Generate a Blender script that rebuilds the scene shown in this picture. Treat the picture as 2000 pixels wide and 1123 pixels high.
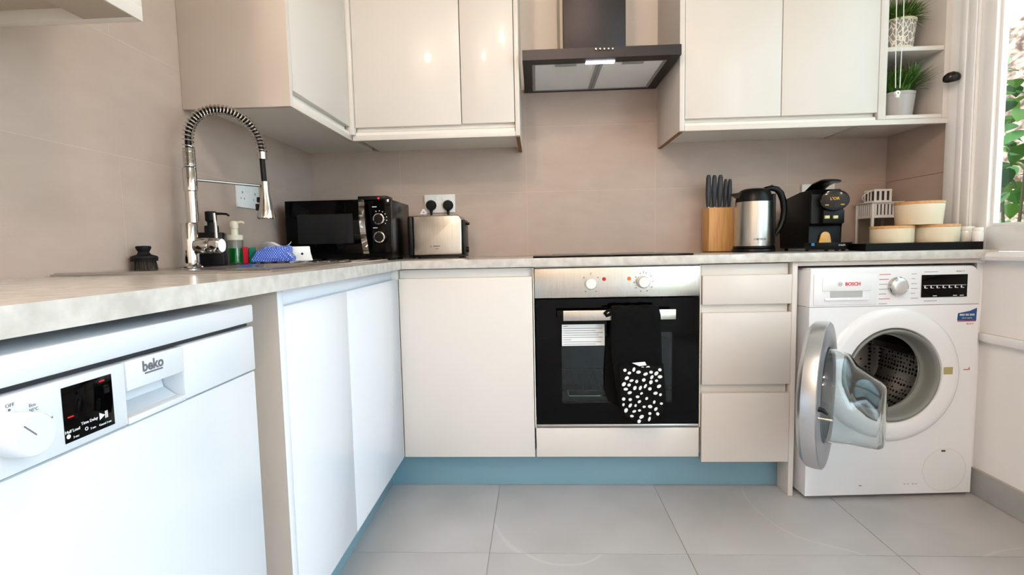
import bpy, bmesh, math, random
from mathutils import Vector, Matrix
PI = math.pi
random.seed(7)
for o in list(bpy.data.objects):
    bpy.data.objects.remove(o)
SC = bpy.context.scene
COL = SC.collection

# ------------------------------------------------------------------ camera
CAM = Vector((0.514, -1.885, 0.938))
F = 1007.86
yaw, pitch, roll = 0.04809459, 0.07958583, -0.02115688
fw = Vector((-math.sin(yaw) * math.cos(pitch), math.cos(yaw) * math.cos(pitch), -math.sin(pitch)))
rt = Vector((math.cos(yaw), math.sin(yaw), 0))
up = rt.cross(fw)
RT = rt * math.cos(roll) + up * math.sin(roll)
UP = -rt * math.sin(roll) + up * math.cos(roll)
cd = bpy.data.cameras.new('camera')
cam = bpy.data.objects.new('camera', cd)
COL.objects.link(cam)
m = Matrix((RT, UP, -fw)).transposed().to_4x4()
m.translation = CAM
cam.matrix_world = m
cd.sensor_width = 36
cd.lens = F / 2000 * 36
cd.clip_start = 0.02
SC.camera = cam

# ------------------------------------------------------------------ world, sun, lamps, exposure
w = bpy.data.worlds.new('sky')
SC.world = w
w.use_nodes = True
bg = w.node_tree.nodes['Background']
bg.inputs['Color'].default_value = (0.72, 0.84, 1.0, 1)
bg.inputs['Strength'].default_value = 13.0
SC.view_settings.view_transform = 'Standard'
SC.view_settings.look = 'None'
SC.view_settings.gamma = 1
SC.view_settings.use_curve_mapping = False
SC.view_settings.exposure = -0.18

def lamp(name, kind, loc, target, energy, color, size=0.2, **kw):
    d = bpy.data.lights.new(name, kind)
    d.energy = energy
    d.color = color
    if kind == 'AREA':
        d.shape = kw.get('shape', 'DISK')
        d.size = size
        if 'size_y' in kw:
            d.size_y = kw['size_y']
        if 'spread' in kw:
            d.spread = kw['spread']
    if kind == 'POINT':
        d.shadow_soft_size = size
    if kind == 'SUN':
        d.angle = size
    o = bpy.data.objects.new(name, d)
    COL.objects.link(o)
    o.location = loc
    o.rotation_euler = (Vector(target) - Vector(loc)).to_track_quat('-Z', 'Y').to_euler()
    return o
lamp('sun', 'SUN', (0, 0, 6), (1.0, 0.45, 4.6), 7.5, (1.0, 0.94, 0.84), 0.01)
WARM = (1.0, 0.80, 0.65)
for x, y, e in ((0.65, -1.32, 21), (0.0, -2.3, 42), (1.2, -2.9, 10)):
    lamp('ceiling_lamp', 'POINT', (x, y, 2.30), (x, y, 0), e, WARM, 0.07)
# ------------------------------------------------------------------ ray helpers: a pixel of the photograph to a point on a real plane
def ray(px, py):
    return fw + RT * ((px - 1000) / F) - UP * ((py - 561.5) / F)
def HX(px, py, X):
    d = ray(px, py)
    return CAM + d * ((X - CAM.x) / d.x)
def HY(px, py, Y):
    d = ray(px, py)
    return CAM + d * ((Y - CAM.y) / d.y)
def HZ(px, py, Z):
    d = ray(px, py)
    return CAM + d * ((Z - CAM.z) / d.z)

# ------------------------------------------------------------------ materials
def lin(c):
    return tuple(((v / 255) / 12.92 if v / 255 <= 0.04045 else ((v / 255 + 0.055) / 1.055) ** 2.4) for v in c) + (1,)
MATS = {}
def mat(name, rgb, rough=0.5, metal=0.0, rgb2=None, scale=20, stretch=(1, 1, 1), detail=4, bump=0.0, bscale=None,
        trans=0.0, ior=1.45, coat=0.0, emit=None, estr=0.0, lo=0.35, hi=0.65, spec=0.5, rnd=0.0, sheen=0.0):
    if name in MATS:
        return MATS[name]
    M = bpy.data.materials.new(name)
    M.use_nodes = True
    nt = M.node_tree
    b = nt.nodes['Principled BSDF']
    b.inputs['Base Color'].default_value = lin(rgb)
    b.inputs['Roughness'].default_value = rough
    b.inputs['Metallic'].default_value = metal
    b.inputs['IOR'].default_value = ior
    b.inputs['Transmission Weight'].default_value = trans
    b.inputs['Coat Weight'].default_value = coat
    b.inputs['Coat Roughness'].default_value = 0.06
    b.inputs['Specular IOR Level'].default_value = spec
    b.inputs['Sheen Weight'].default_value = sheen
    if emit:
        b.inputs['Emission Color'].default_value = lin(emit)
        b.inputs['Emission Strength'].default_value = estr
    if rgb2 or bump:
        tc = nt.nodes.new('ShaderNodeTexCoord')
        mp = nt.nodes.new('ShaderNodeMapping')
        mp.inputs['Scale'].default_value = stretch
        nt.links.new(tc.outputs['Object'], mp.inputs['Vector'])
        vec = mp.outputs['Vector']
        if rnd:
            oi = nt.nodes.new('ShaderNodeObjectInfo')
            ad = nt.nodes.new('ShaderNodeVectorMath')
            ad.operation = 'MULTIPLY_ADD'
            cx = nt.nodes.new('ShaderNodeCombineXYZ')
            for i in range(3):
                nt.links.new(oi.outputs['Random'], cx.inputs[i])
            ad.inputs[1].default_value = (rnd, rnd * 0.7, rnd * 1.3)
            nt.links.new(cx.outputs[0], ad.inputs[0])
            nt.links.new(vec, ad.inputs[2])
            vec = ad.outputs[0]
        n = nt.nodes.new('ShaderNodeTexNoise')
        n.inputs['Scale'].default_value = scale
        n.inputs['Detail'].default_value = detail
        nt.links.new(vec, n.inputs['Vector'])
        if rgb2:
            r = nt.nodes.new('ShaderNodeValToRGB')
            r.color_ramp.elements[0].position = lo
            r.color_ramp.elements[1].position = hi
            r.color_ramp.elements[0].color = lin(rgb)
            r.color_ramp.elements[1].color = lin(rgb2)
            nt.links.new(n.outputs['Fac'], r.inputs['Fac'])
            nt.links.new(r.outputs['Color'], b.inputs['Base Color'])
        if bump:
            n2 = n
            if bscale:
                n2 = nt.nodes.new('ShaderNodeTexNoise')
                n2.inputs['Scale'].default_value = bscale
                n2.inputs['Detail'].default_value = 3
                nt.links.new(vec, n2.inputs['Vector'])
            bp = nt.nodes.new('ShaderNodeBump')
            bp.inputs['Strength'].default_value = bump
            bp.inputs['Distance'].default_value = 0.002
            nt.links.new(n2.outputs['Fac'], bp.inputs['Height'])
            nt.links.new(bp.outputs['Normal'], b.inputs['Normal'])
    MATS[name] = M
    return M

def pane_mat(name, tint, refl=0.08):
    M = bpy.data.materials.new(name)
    M.use_nodes = True
    nt = M.node_tree
    nt.nodes.clear()
    out = nt.nodes.new('ShaderNodeOutputMaterial')
    tr = nt.nodes.new('ShaderNodeBsdfTransparent')
    tr.inputs['Color'].default_value = tint + (1,)
    gl = nt.nodes.new('ShaderNodeBsdfGlossy')
    gl.inputs['Roughness'].default_value = 0.02
    lw = nt.nodes.new('ShaderNodeLayerWeight')
    lw.inputs['Blend'].default_value = 0.5
    pw = nt.nodes.new('ShaderNodeMath'); pw.operation = 'POWER'; pw.inputs[1].default_value = 4.5
    ma = nt.nodes.new('ShaderNodeMath'); ma.operation = 'MULTIPLY_ADD'; ma.inputs[1].default_value = 0.7; ma.inputs[2].default_value = refl * 0.5
    mx = nt.nodes.new('ShaderNodeMixShader')
    nt.links.new(lw.outputs['Facing'], pw.inputs[0])
    nt.links.new(pw.outputs[0], ma.inputs[0])
    nt.links.new(ma.outputs[0], mx.inputs[0])
    nt.links.new(tr.outputs[0], mx.inputs[1])
    nt.links.new(gl.outputs[0], mx.inputs[2])
    nt.links.new(mx.outputs[0], out.inputs[0])
    MATS[name] = M
    return M

DOOR = mat('gloss_cream_door', (215, 207, 200), 0.30, coat=0.10, rgb2=(217, 209, 202), scale=2)
CARC = mat('white_carcass', (232, 228, 222), 0.4)
CHAN = mat('handle_channel', (228, 222, 214), 0.35)
TAUPEP = mat('taupe_panel', (190, 175, 163), 0.4, rgb2=(186, 171, 159), scale=6)
WDOOR = mat('gloss_white_door', (229, 230, 236), 0.26, coat=0.15, rgb2=(227, 228, 234), scale=2)
SHADEB = mat('shaded_underside_beige', (178, 166, 150), 0.5, rgb2=(172, 160, 144), scale=5)  # underside boards tinted darker: shade under the wall unit painted into the colour
RAWEDGE = mat('raw_chipboard', (160, 112, 70), 0.8, rgb2=(128, 88, 55), scale=120)
WTILE = mat('taupe_wall_tile', (182, 162, 149), 0.40, rgb2=(191, 171, 158), scale=9, stretch=(1, 1, 2.2), detail=8, bump=0.25, bscale=160, rnd=9, lo=0.25, hi=0.75)
GROUT = mat('wall_grout', (206, 188, 170), 0.8, rgb2=(196, 178, 160), scale=30)
WHITEW = mat('white_wall_paint', (246, 243, 241), 0.6, bump=0.1, bscale=80)
CREAMW = mat('cream_wall_paint', (246, 236, 226), 0.6, bump=0.1, bscale=80)
GLOSSW = mat('white_gloss_paint', (246, 245, 246), 0.25, coat=0.3)
WORK = mat('stone_worktop', (186, 180, 173), 0.16, rgb2=(210, 205, 199), scale=34, detail=9, lo=0.32, hi=0.68)
BLUE = mat('blue_plinth', (124, 160, 174), 0.3, coat=0.2)
STEEL = mat('brushed_steel', (200, 198, 194), 0.3, 1.0, rgb2=(188, 186, 182), scale=60, stretch=(1, 1, 40), bump=0.02)
STEELV = mat('brushed_steel_upright', (205, 200, 192), 0.26, 1.0, rgb2=(192, 187, 179), scale=40, stretch=(12, 12, 0.4))
SINKST = mat('sink_steel', (190, 188, 185), 0.22, 1.0)
CHROME = mat('chrome', (198, 195, 192), 0.06, 1.0)
BLACKG = mat('black_gloss', (3, 3, 4), 0.05, spec=0.14)
BLACKP = mat('black_plastic', (9, 9, 10), 0.35, spec=0.3)
BLACKM = mat('black_matt', (14, 14, 16), 0.6, spec=0.3)
DARKST = mat('dark_steel', (62, 59, 60), 0.42, 0.9, rgb2=(54, 51, 52), scale=40, stretch=(30, 30, 1))
DAPP = mat('dishwasher_white', (211, 214, 220), 0.24, coat=0.3)
WAPP = mat('white_appliance', (232, 233, 237), 0.22, coat=0.4)
WPLAS = mat('white_plastic', (238, 237, 235), 0.35)
GREYP = mat('grey_plastic', (150, 150, 152), 0.45)
GREYRUB = mat('grey_rubber', (128, 130, 126), 0.55)
INK = mat('grey_print', (105, 105, 112), 0.5)
INKD = mat('dark_print', (45, 45, 50), 0.5)
INKW = mat('white_print', (225, 228, 232), 0.5)
INKR = mat('red_print', (205, 30, 45), 0.5)
REDLED = mat('red_indicator', (200, 20, 25), 0.3, emit=(255, 30, 30), estr=0.8)
WOOD = mat('beech_wood', (206, 152, 92), 0.45, rgb2=(226, 178, 118), scale=7, stretch=(14, 14, 0.8), detail=5)
BAMBOO = mat('bamboo_lid', (198, 140, 84), 0.5, rgb2=(214, 160, 102), scale=30, stretch=(3, 3, 1))
CERAM = mat('cream_ceramic', (226, 212, 186), 0.4, rgb2=(218, 204, 176), scale=8)

# ------------------------------------------------------------------ mesh builder
class MB:
    def __init__(s):
        s.bm = bmesh.new()
    def box(s, x0, x1, y0, y1, z0, z1, bev=0.0, seg=2, rot=None, piv=None):
        vs = [s.bm.verts.new((x, y, z)) for x in (x0, x1) for y in (y0, y1) for z in (z0, z1)]
        q = [(0, 1, 3, 2), (4, 6, 7, 5), (0, 4, 5, 1), (2, 3, 7, 6), (0, 2, 6, 4), (1, 5, 7, 3)]
        fs = [s.bm.faces.new([vs[i] for i in f]) for f in q]
        if bev:
            es = list({e for f in fs for e in f.edges})
            r = bmesh.ops.bevel(s.bm, geom=es, offset=bev, segments=seg, profile=0.5, affect='EDGES', clamp_overlap=True)
            vs = list({v for f in r['faces'] for v in f.verts} | {v for v in vs if v.is_valid})
        if rot is not None:
            bmesh.ops.rotate(s.bm, cent=piv or ((x0 + x1) / 2, (y0 + y1) / 2, (z0 + z1) / 2), matrix=rot, verts=vs)
        return s
    def lathe(s, prof, c=(0, 0, 0), axis='Z', n=32, rot=None, close=False, sx=1, sy=1):
        """prof: (radius, height) pairs about an axis through c"""
        c = Vector(c)
        if rot is None:
            rot = {'Z': Matrix.Identity(3), 'Y': Matrix.Rotation(PI / 2, 3, 'X'), 'X': Matrix.Rotation(PI / 2, 3, 'Y')}[axis]
        rings = []
        for r, h in prof:
            if r < 1e-6:
                rings.append([s.bm.verts.new(c + rot @ Vector((0, 0, h)))])
            else:
                rings.append([s.bm.verts.new(c + rot @ Vector((sx * r * math.cos(2 * PI * i / n), sy * r * math.sin(2 * PI * i / n), h))) for i in range(n)])
        if close:
            rings.append(rings[0])
        for a, b in zip(rings, rings[1:]):
            for i in range(n):
                j = (i + 1) % n
                if len(a) == 1 and len(b) == 1:
                    break
                if len(a) == 1:
                    s.bm.faces.new((a[0], b[i], b[j]))
                elif len(b) == 1:
                    s.bm.faces.new((a[i], b[0], a[j]))
                else:
                    s.bm.faces.new((a[i], b[i], b[j], a[j]))
        return s
    def loft(s, rings, cap0=True, cap1=True, closed=True):
        R = [[s.bm.verts.new(p) for p in r] for r in rings]
        n = len(R[0])
        for a, b in zip(R, R[1:]):
            for i in range(n if closed else n - 1):
                j = (i + 1) % n
                s.bm.faces.new((a[i], a[j], b[j], b[i]))
        if cap0:
            s.bm.faces.new(list(reversed(R[0])))
        if cap1:
            s.bm.faces.new(R[-1])
        return s
    def tube(s, pts, r, n=10, cap=True):
        pts = [Vector(p) for p in pts]
        rs = r if isinstance(r, (list, tuple)) else [r] * len(pts)
        t0 = (pts[1] - pts[0]).normalized()
        u = t0.orthogonal().normalized()
        rings = []
        for i, p in enumerate(pts):
            a = pts[max(i - 1, 0)]
            b = pts[min(i + 1, len(pts) - 1)]
            t = (b - a).normalized()
            u = (u - t * u.dot(t)).normalized()
            v = t.cross(u)
            rings.append([p + (u * math.cos(2 * PI * k / n) + v * math.sin(2 * PI * k / n)) * rs[i] for k in range(n)])
        return s.loft(rings, cap, cap)
    def prism(s, poly, axis, a, b):
        """poly: 2-D points; axis 'Y': poly in (x,z), 'X': poly in (y,z), 'Z': poly in (x,y)"""
        def P(p, t):
            return {'X': (t, p[0], p[1]), 'Y': (p[0], t, p[1]), 'Z': (p[0], p[1], t)}[axis]
        s.loft([[P(p, a) for p in poly], [P(p, b) for p in poly]])
        return s
    def quad(s, *p):
        s.bm.faces.new([s.bm.verts.new(q) for q in p])
        return s
    def mesh(s, name, m, M=None, smooth=35):
        bmesh.ops.recalc_face_normals(s.bm, faces=s.bm.faces)
        if M is not None:
            s.bm.transform(M)
        me = bpy.data.meshes.new(name)
        s.bm.to_mesh(me)
        s.bm.free()
        me.materials.append(m)
        if smooth:
            for p in me.polygons:
                p.use_smooth = True
            try:
                me.set_sharp_from_angle(angle=math.radians(smooth))
            except Exception:
                pass
        return me

FRAME = {}
def props(o, label=None, cat=None, group=None, kind=None):
    if label: o['label'] = label
    if cat: o['category'] = cat
    if group: o['group'] = group
    if kind: o['kind'] = kind
    return o
def thing(name, label, cat, loc=(0, 0, 0), rz=0.0, group=None):
    o = bpy.data.objects.new(name, None)
    o.empty_display_size = 0.05
    COL.objects.link(o)
    o.location = loc
    o.rotation_euler = (0, 0, rz)
    FRAME[o.name] = Matrix.Translation(loc) @ Matrix.Rotation(rz, 4, 'Z')
    return props(o, label, cat, group)
def root(o):
    while o.parent:
        o = o.parent
    return o
def part(name, mb, m, parent, world=True, label=None, kind=None, smooth=35):
    """a mesh part; world=True when its shape was given in world metres, else in its thing's own frame"""
    T = FRAME[root(parent).name].inverted() if world and root(parent).name in FRAME else None
    o = bpy.data.objects.new(name, mb.mesh(name, m, T, smooth))
    COL.objects.link(o)
    o.parent = parent
    if name in ('lettering', 'dial_marks', 'print_lines', 'display_symbols', 'scuff_marks', 'dial_print'):
        kind = 'stuff'          # print too small to pick apart
    return props(o, label, None, None, kind)
def solo(name, mb, m, label=None, cat=None, kind=None, group=None, smooth=35):
    """a top-level thing or piece of the setting that is one mesh, with its origin at its base"""
    vs = [v.co for v in mb.bm.verts]
    c = Vector(((min(v.x for v in vs) + max(v.x for v in vs)) / 2, (min(v.y for v in vs) + max(v.y for v in vs)) / 2, min(v.z for v in vs)))
    T = Matrix.Translation(-c)
    o = bpy.data.objects.new(name, mb.mesh(name, m, T, smooth))
    COL.objects.link(o)
    o.location = c
    FRAME[o.name] = Matrix.Translation(c)
    return props(o, label, cat, group, kind)
def dup(o, parent=None):
    c = o.copy()
    COL.objects.link(c)
    if parent:
        c.parent = parent
    for ch in [k for k in bpy.data.objects if k.parent == o and k != c]:
        dup(ch, c)
    return c
FACE_Y = Matrix(((1, 0, 0), (0, 0, -1), (0, 1, 0)))     # print that faces -y: right is +x, up is +z
FACE_X = Matrix(((0, 0, 1), (1, 0, 0), (0, 1, 0)))      # print that faces +x: right is +y, up is +z
FACE_Z = Matrix.Identity(3)
def text_bm(mb, body, size, loc, face, bold=0.0, align='CENTER', ext=0.0003, squeeze=1.0):
    cu = bpy.data.curves.new('t', 'FONT')
    cu.body = body
    cu.size = size
    cu.align_x = align
    cu.align_y = 'CENTER'
    cu.extrude = ext
    cu.offset = bold
    cu.resolution_u = 3
    o = bpy.data.objects.new('t', cu)
    COL.objects.link(o)
    bpy.context.view_layer.update()
    me = bpy.data.meshes.new_from_object(o.evaluated_get(bpy.context.evaluated_depsgraph_get()))
    M = face.to_4x4() @ Matrix.Diagonal((squeeze, 1, 1, 1))
    M.translation = Vector(loc)
    me.transform(M)
    mb.bm.from_mesh(me)
    bpy.data.objects.remove(o)
    bpy.data.curves.remove(cu)
    bpy.data.meshes.remove(me)
    return mb

# ------------------------------------------------------------------ setting
XL, XR, YB, YR, ZC = -0.56, 2.104, 0.58, -3.3, 2.4
XO = 2.154                      # outer face of the thin window wall
ZT, ZU = 0.893, 0.862           # worktop top and underside

def tiles(parent, us, vs, place, mats, gap=0.0016, th=0.006):
    """one object per tile; alike tiles share their mesh"""
    cache = {}
    for i in range(len(us) - 1):
        for j in range(len(vs) - 1):
            du, dv = us[i + 1] - us[i] - gap, vs[j + 1] - vs[j] - gap
            key = (round(du, 4), round(dv, 4))
            if key not in cache:
                cache[key] = place(None, du, dv, th)
            o = bpy.data.objects.new('tile', cache[key])
            COL.objects.link(o)
            o.parent = parent
            o.location = Vector(place((us[i] + gap / 2, vs[j] + gap / 2), du, dv, th)) - parent.location

fl = solo('floor', MB().box(XL - 0.05, XR + 0.1, YR, YB + 0.05, -0.1, -0.0015), mat('floor_grout', (150, 149, 148), 0.8), kind='structure')
FT = mat('grey_floor_tile', (166, 164, 165), 0.3, rgb2=(186, 184, 185), scale=3.2, detail=9, lo=0.25, hi=0.75, rnd=11, bump=0.03, bscale=60)
def add_veins(M):
    nt = M.node_tree
    b = nt.nodes['Principled BSDF']
    ramp = [n for n in nt.nodes if n.type == 'VALTORGB'][0]
    noise = [n for n in nt.nodes if n.type == 'TEX_NOISE'][0]
    src = noise.inputs['Vector'].links[0].from_socket
    n2 = nt.nodes.new('ShaderNodeTexNoise')
    n2.inputs['Scale'].default_value = 0.75
    n2.inputs['Detail'].default_value = 1.6
    nt.links.new(src, n2.inputs['Vector'])
    sub = nt.nodes.new('ShaderNodeMath'); sub.operation = 'SUBTRACT'; sub.inputs[1].default_value = 0.52
    ab = nt.nodes.new('ShaderNodeMath'); ab.operation = 'ABSOLUTE'
    lt = nt.nodes.new('ShaderNodeMapRange')
    lt.inputs['From Min'].default_value = 0.0; lt.inputs['From Max'].default_value = 0.0028
    lt.inputs['To Min'].default_value = 0.3; lt.inputs['To Max'].default_value = 0.0
    mx = nt.nodes.new('ShaderNodeMixRGB')
    mx.inputs['Color2'].default_value = lin((212, 211, 210))
    nt.links.new(n2.outputs['Fac'], sub.inputs[0]); nt.links.new(sub.outputs[0], ab.inputs[0])
    nt.links.new(ab.outputs[0], lt.inputs['Value']); nt.links.new(lt.outputs[0], mx.inputs['Fac'])
    nt.links.new(ramp.outputs['Color'], mx.inputs['Color1'])
    nt.links.new(mx.outputs['Color'], b.inputs['Base Color'])
add_veins(FT)
def place_floor(p, du, dv, th):
    if p is None:
        return MB().box(0, du, 0, dv, -th, 0).mesh('tile', FT, None, 0)
    return (p[0], p[1], 0.0)
tiles(fl, [XL, -0.245, 0.355, 0.955, 1.57, XR], [YR, -2.774, -2.174, -1.574, -0.974, -0.374, 0.226, YB], place_floor, FT, 0.0024)

solo('ceiling', MB().box(XL - 0.2, XR + 0.2, YR - 0.2, YB + 0.2, ZC, ZC + 0.1), mat('ceiling_paint', (240, 238, 234), 0.8), kind='structure')
wb = solo('wall_back', MB().box(XL - 0.2, XR + 0.3, YB + 0.0003, YB + 0.15, 0, ZC), GROUT, kind='structure')
def place_back(p, du, dv, th):
    if p is None:
        return MB().box(0, du, 0, 0.02, 0, dv).mesh('tile', WTILE, None, 0)
    return (p[0], YB, p[1])
tiles(wb, [XL, -0.126, 0.474, 1.074, 1.674, 2.113], [0.60, ZT, 1.192, 1.492, 1.66], place_back, WTILE)
part('painted_wall', MB().box(XL, 2.2, YB, YB + 0.001, 1.661, ZC), CREAMW, wb, smooth=0)
wl = solo('wall_left', MB().box(XL - 0.15, XL - 0.0003, YR, YB, 0, ZC), GROUT, kind='structure')
def place_left(p, du, dv, th):
    if p is None:
        return MB().box(-0.02, 0, 0, du, 0, dv).mesh('tile', WTILE, None, 0)
    return (XL, p[0], p[1])
for k, zz in enumerate(((0.60, ZT), (ZT, 1.193), (1.193, 1.493), (1.493, 1.793), (1.793, 2.093), (2.093, ZC))):
    tiles(wl, [-2.375, -1.775, -1.175, -0.575, 0.025, YB] if k % 2 else [-2.375, -2.075, -1.475, -0.875, -0.275, 0.325, YB], zz, place_left, WTILE)
wr = solo('wall_right', MB().box(XR, XO, -1.56, 0.1, 0, ZT - 0.016).box(XR, XO, -1.56, -1.42, ZT - 0.016, ZC).box(XR, XO, YR, -3.2, 0, ZC).box(XR, XO, -3.2, -1.56, 2.2, ZC).box(XR, XO, -1.42, 0.1, 2.25, ZC)
          .box(XR, XO, 0.1, 0.226, 0, ZC).box(2.122, XO, 0.226, YB, 0, ZC), WHITEW, kind='structure', smooth=0)
def place_right(p, du, dv, th):
    if p is None:
        return MB().box(0, 0.008, 0, du, 0, dv).mesh('tile', WTILE, None, 0)
    return (2.113, p[0], p[1])
tiles(wr, [0.228, YB - 0.001], [0.60, ZT, 1.192, 1.492, 1.792, 2.392], place_right, WTILE)
solo('wall_rear', MB().box(XL - 0.15, XR + 0.25, YR - 0.15, YR, 0, ZC), WHITEW, kind='structure')
FSK = mat('grey_skirting_tile', (160, 160, 158), 0.4, rgb2=(172, 172, 170), scale=12, detail=6)
bb = solo('baseboard_right', MB().box(XR - 0.0105, XR - 0.0005, -1.55, 0.024, 0.0005, 0.097), GROUT, kind='structure')
sk = MB().box(XR - 0.012, XR - 0.002, 0, 0.598, 0, 0.0965, 0.0008).mesh('tile', FSK, None, 0)
for k in range(2):
    o = bpy.data.objects.new('tile', sk)
    COL.objects.link(o)
    o.parent = bb
    o.location = Vector((0, 0.024 - 0.598 - 0.6 * k, 0.0008)) - bb.location
solo('trim_1', MB().box(XR - 0.022, XR - 0.0005, -1.55, 0.013, 0.567, 0.597, 0.004), GLOSSW, kind='structure')
# sill board with a rounded nose
sill = [(2.066, 0.868), (2.070, 0.858), (2.080, 0.853), (2.300, 0.853), (2.300, 0.884), (2.080, 0.884), (2.070, 0.880)]
s_ = MB()
s_.loft([[(p[0], y, p[1]) for p in sill] for y in (-1.46, 0.078)])
solo('trim_2', s_, GLOSSW, kind='structure')
# window 1: moulded architrave, sash, glass
wi = solo('window_1', MB().box(2.096, XR - 0.0005, 0.168, 0.222, ZT + 0.002, ZC, 0.003).box(2.093, XR - 0.0005, 0.139, 0.1675, ZT + 0.002, ZC, 0.004)
          .box(2.097, XR - 0.0005, 0.102, 0.1385, ZT + 0.002, ZC, 0.003), GLOSSW, kind='structure')
fr = MB()
fr.box(2.112, 2.152, 0.036, 0.0995, 0.886, 2.249, 0.004)
fr.box(2.112, 2.152, -1.419, -1.36, 0.886, 2.249, 0.004)
fr.box(2.112, 2.152, -1.36, 0.036, 0.886, 0.972, 0.004)
fr.box(2.112, 2.152, -1.36, 0.036, 2.18, 2.249, 0.004)
fr.box(2.112, 2.152, -0.70, -0.64, 0.972, 2.18, 0.004)
part('sash_frame', fr, GLOSSW, wi)
bd = MB()
for a, b in ((-1.36, -0.70), (-0.64, 0.036)):
    bd.box(2.125, 2.147, a, a + 0.012, 0.972, 2.18, 0.002).box(2.125, 2.147, b - 0.012, b, 0.972, 2.18, 0.002)
    bd.box(2.125, 2.147, a + 0.012, b - 0.012, 0.972, 0.984, 0.002)
part('glazing_bead', bd, GLOSSW, wi)
PANE = pane_mat('window_glass', (0.52, 0.58, 0.56), 0.07)
CLEAR = pane_mat('added_door_glass', (0.93, 0.97, 0.96), 0.07)
for a, b in ((-1.36, -0.70), (-0.64, 0.036)):
    part('glass_pane', MB().box(2.1475, 2.1515, a, b, 0.972, 2.18), PANE, wi, smooth=0)

# glazed door added unseen as a daylight source, behind the camera's right shoulder
d1 = solo('added_daylight_door', MB().box(2.108, 2.150, -3.198, -3.10, 0.002, 2.198, 0.003).box(2.108, 2.150, -1.66, -1.562, 0.002, 2.198, 0.003)
          .box(2.108, 2.150, -3.0995, -1.6605, 0.002, 0.12, 0.003).box(2.108, 2.150, -3.0995, -1.6605, 2.10, 2.198, 0.003).box(2.108, 2.150, -2.42, -2.34, 0.1205, 2.0995, 0.003), GLOSSW, kind='structure')
for a, b in ((-3.0995, -2.4205), (-2.3395, -1.6605)):
    part('glass_pane', MB().box(2.126, 2.132, a, b, 0.1205, 2.0995), CLEAR, d1, smooth=0)

# ------------------------------------------------------------------ base cabinets
def jdoor_y(parent, name, x0, x1, z0, z1, y0=0.0, th=0.02):
    """slab door facing -y"""
    return part(name, MB().box(x0, x1, y0, y0 + th, z0, z1, 0.0016), DOOR, parent)
cc = thing('base_cabinet', 'cream corner base cabinet with one wide handleless door, left of the oven', 'cabinet', (0.25, 0.28, 0.147))
part('carcass', MB().box(0.002, 0.499, 0.040, 0.555, 0.147, 0.858), CARC, cc)
jdoor_y(cc, 'door', 0.003, 0.497, 0.147, 0.826)
part('handle_channel', MB().box(0.002, 0.499, 0.022, 0.036, 0.80, 0.858, 0.001), CHAN, cc)
oh = thing('oven_housing', 'white filler panel and frame under and around the built-in oven', 'cabinet', (0.80, 0.28, 0.147))
jdoor_y(oh, 'lower_panel', 0.503, 1.102, 0.147, 0.257)
part('frame', MB().box(0.500, 0.5035, 0.004, 0.55, 0.258, 0.858).box(1.1035, 1.107, 0.004, 0.55, 0.258, 0.858).box(0.5035, 1.1035, 0.03, 0.55, 0.20, 0.262).box(0.5035, 1.1035, 0.012, 0.55, 0.8575, 0.8605), CARC, oh)
du_ = thing('drawer_cabinet', 'narrow cream drawer cabinet with three handleless drawers between oven and washing machine', 'cabinet', (1.27, 0.28, 0.13))
part('carcass', MB().box(1.108, 1.424, 0.040, 0.555, 0.147, 0.858), CARC, du_)
for z0, z1 in ((0.713, 0.818), (0.420, 0.683), (0.129, 0.387)):
    d = part('drawer', MB().box(1.110, 1.4235, -0.006, 0.014, z0, z1, 0.0016), DOOR, du_)
    part('handle_channel', MB().box(1.112, 1.419, 0.016, 0.030, z1 - 0.02, z1 + 0.0385 if z1 < 0.8 else 0.857, 0.001), CHAN, d)
sc_ = thing('sink_cabinet', 'white two-door sink base cabinet along the left wall beside the dishwasher', 'cabinet', (-0.28, -0.44, 0.147))
part('carcass', MB().box(-0.552, -0.040, -0.864, -0.004, 0.147, 0.70).box(-0.060, -0.040, -0.864, -0.004, 0.70, 0.858), CARC, sc_)
part('door', MB().box(-0.020, 0, -0.8645, -0.5185, 0.147, 0.826, 0.0016), WDOOR, sc_)
part('door', MB().box(-0.020, 0, -0.5155, -0.0045, 0.147, 0.826, 0.0016), WDOOR, sc_)
part('handle_channel', MB().box(-0.036, -0.022, -0.8655, -0.002, 0.80, 0.858, 0.001), WDOOR, sc_)
solo('corner_post', MB().box(-0.036, -0.001, -0.0015, 0.036, 0.147, 0.860, 0.001), CHAN, 'slim cream corner post where the two base runs meet under the worktop', 'filler')
epn = thing('end_panel', 'tall taupe end panel with white front edge between the dishwasher and the sink cabinet', 'panel', (-0.27, -0.878, 0))
part('board', MB().box(-0.55, -0.0022, -0.8895, -0.8665, 0.0005, ZU - 0.001, 0.0006), TAUPEP, epn)
part('edge_strip', MB().box(-0.002, 0.0, -0.8895, -0.8665, 0.0005, ZU - 0.001, 0.0006), WDOOR, epn)
hs = thing('appliance_housing', 'white side panel and top rail framing the washing machine', 'panel', (1.434, 0.27, 0))
part('side_panel', MB().box(1.425, 1.443, -0.004, 0.555, 0.0, ZU - 0.001, 0.001), DOOR, hs)
part('top_rail', MB().box(1.4435, 2.090, 0.003, 0.021, 0.846, ZU - 0.001, 0.001), DOOR, hs)
part('filler_strip', MB().box(2.082, 2.1035, 0.028, 0.046, 0.0005, 0.850, 0.001), GLOSSW, hs)
solo('plinth', MB().box(-0.073, 1.4235, 0.080, 0.096, 0.001, 0.146, 0.0006), BLUE, 'long pale blue plinth under the oven and drawers along the back', 'plinth')
solo('plinth', MB().box(-0.089, -0.073, -0.866, 0.098, 0.001, 0.146, 0.0006), BLUE, 'pale blue plinth under the white sink cabinet on the left', 'plinth')

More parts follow.
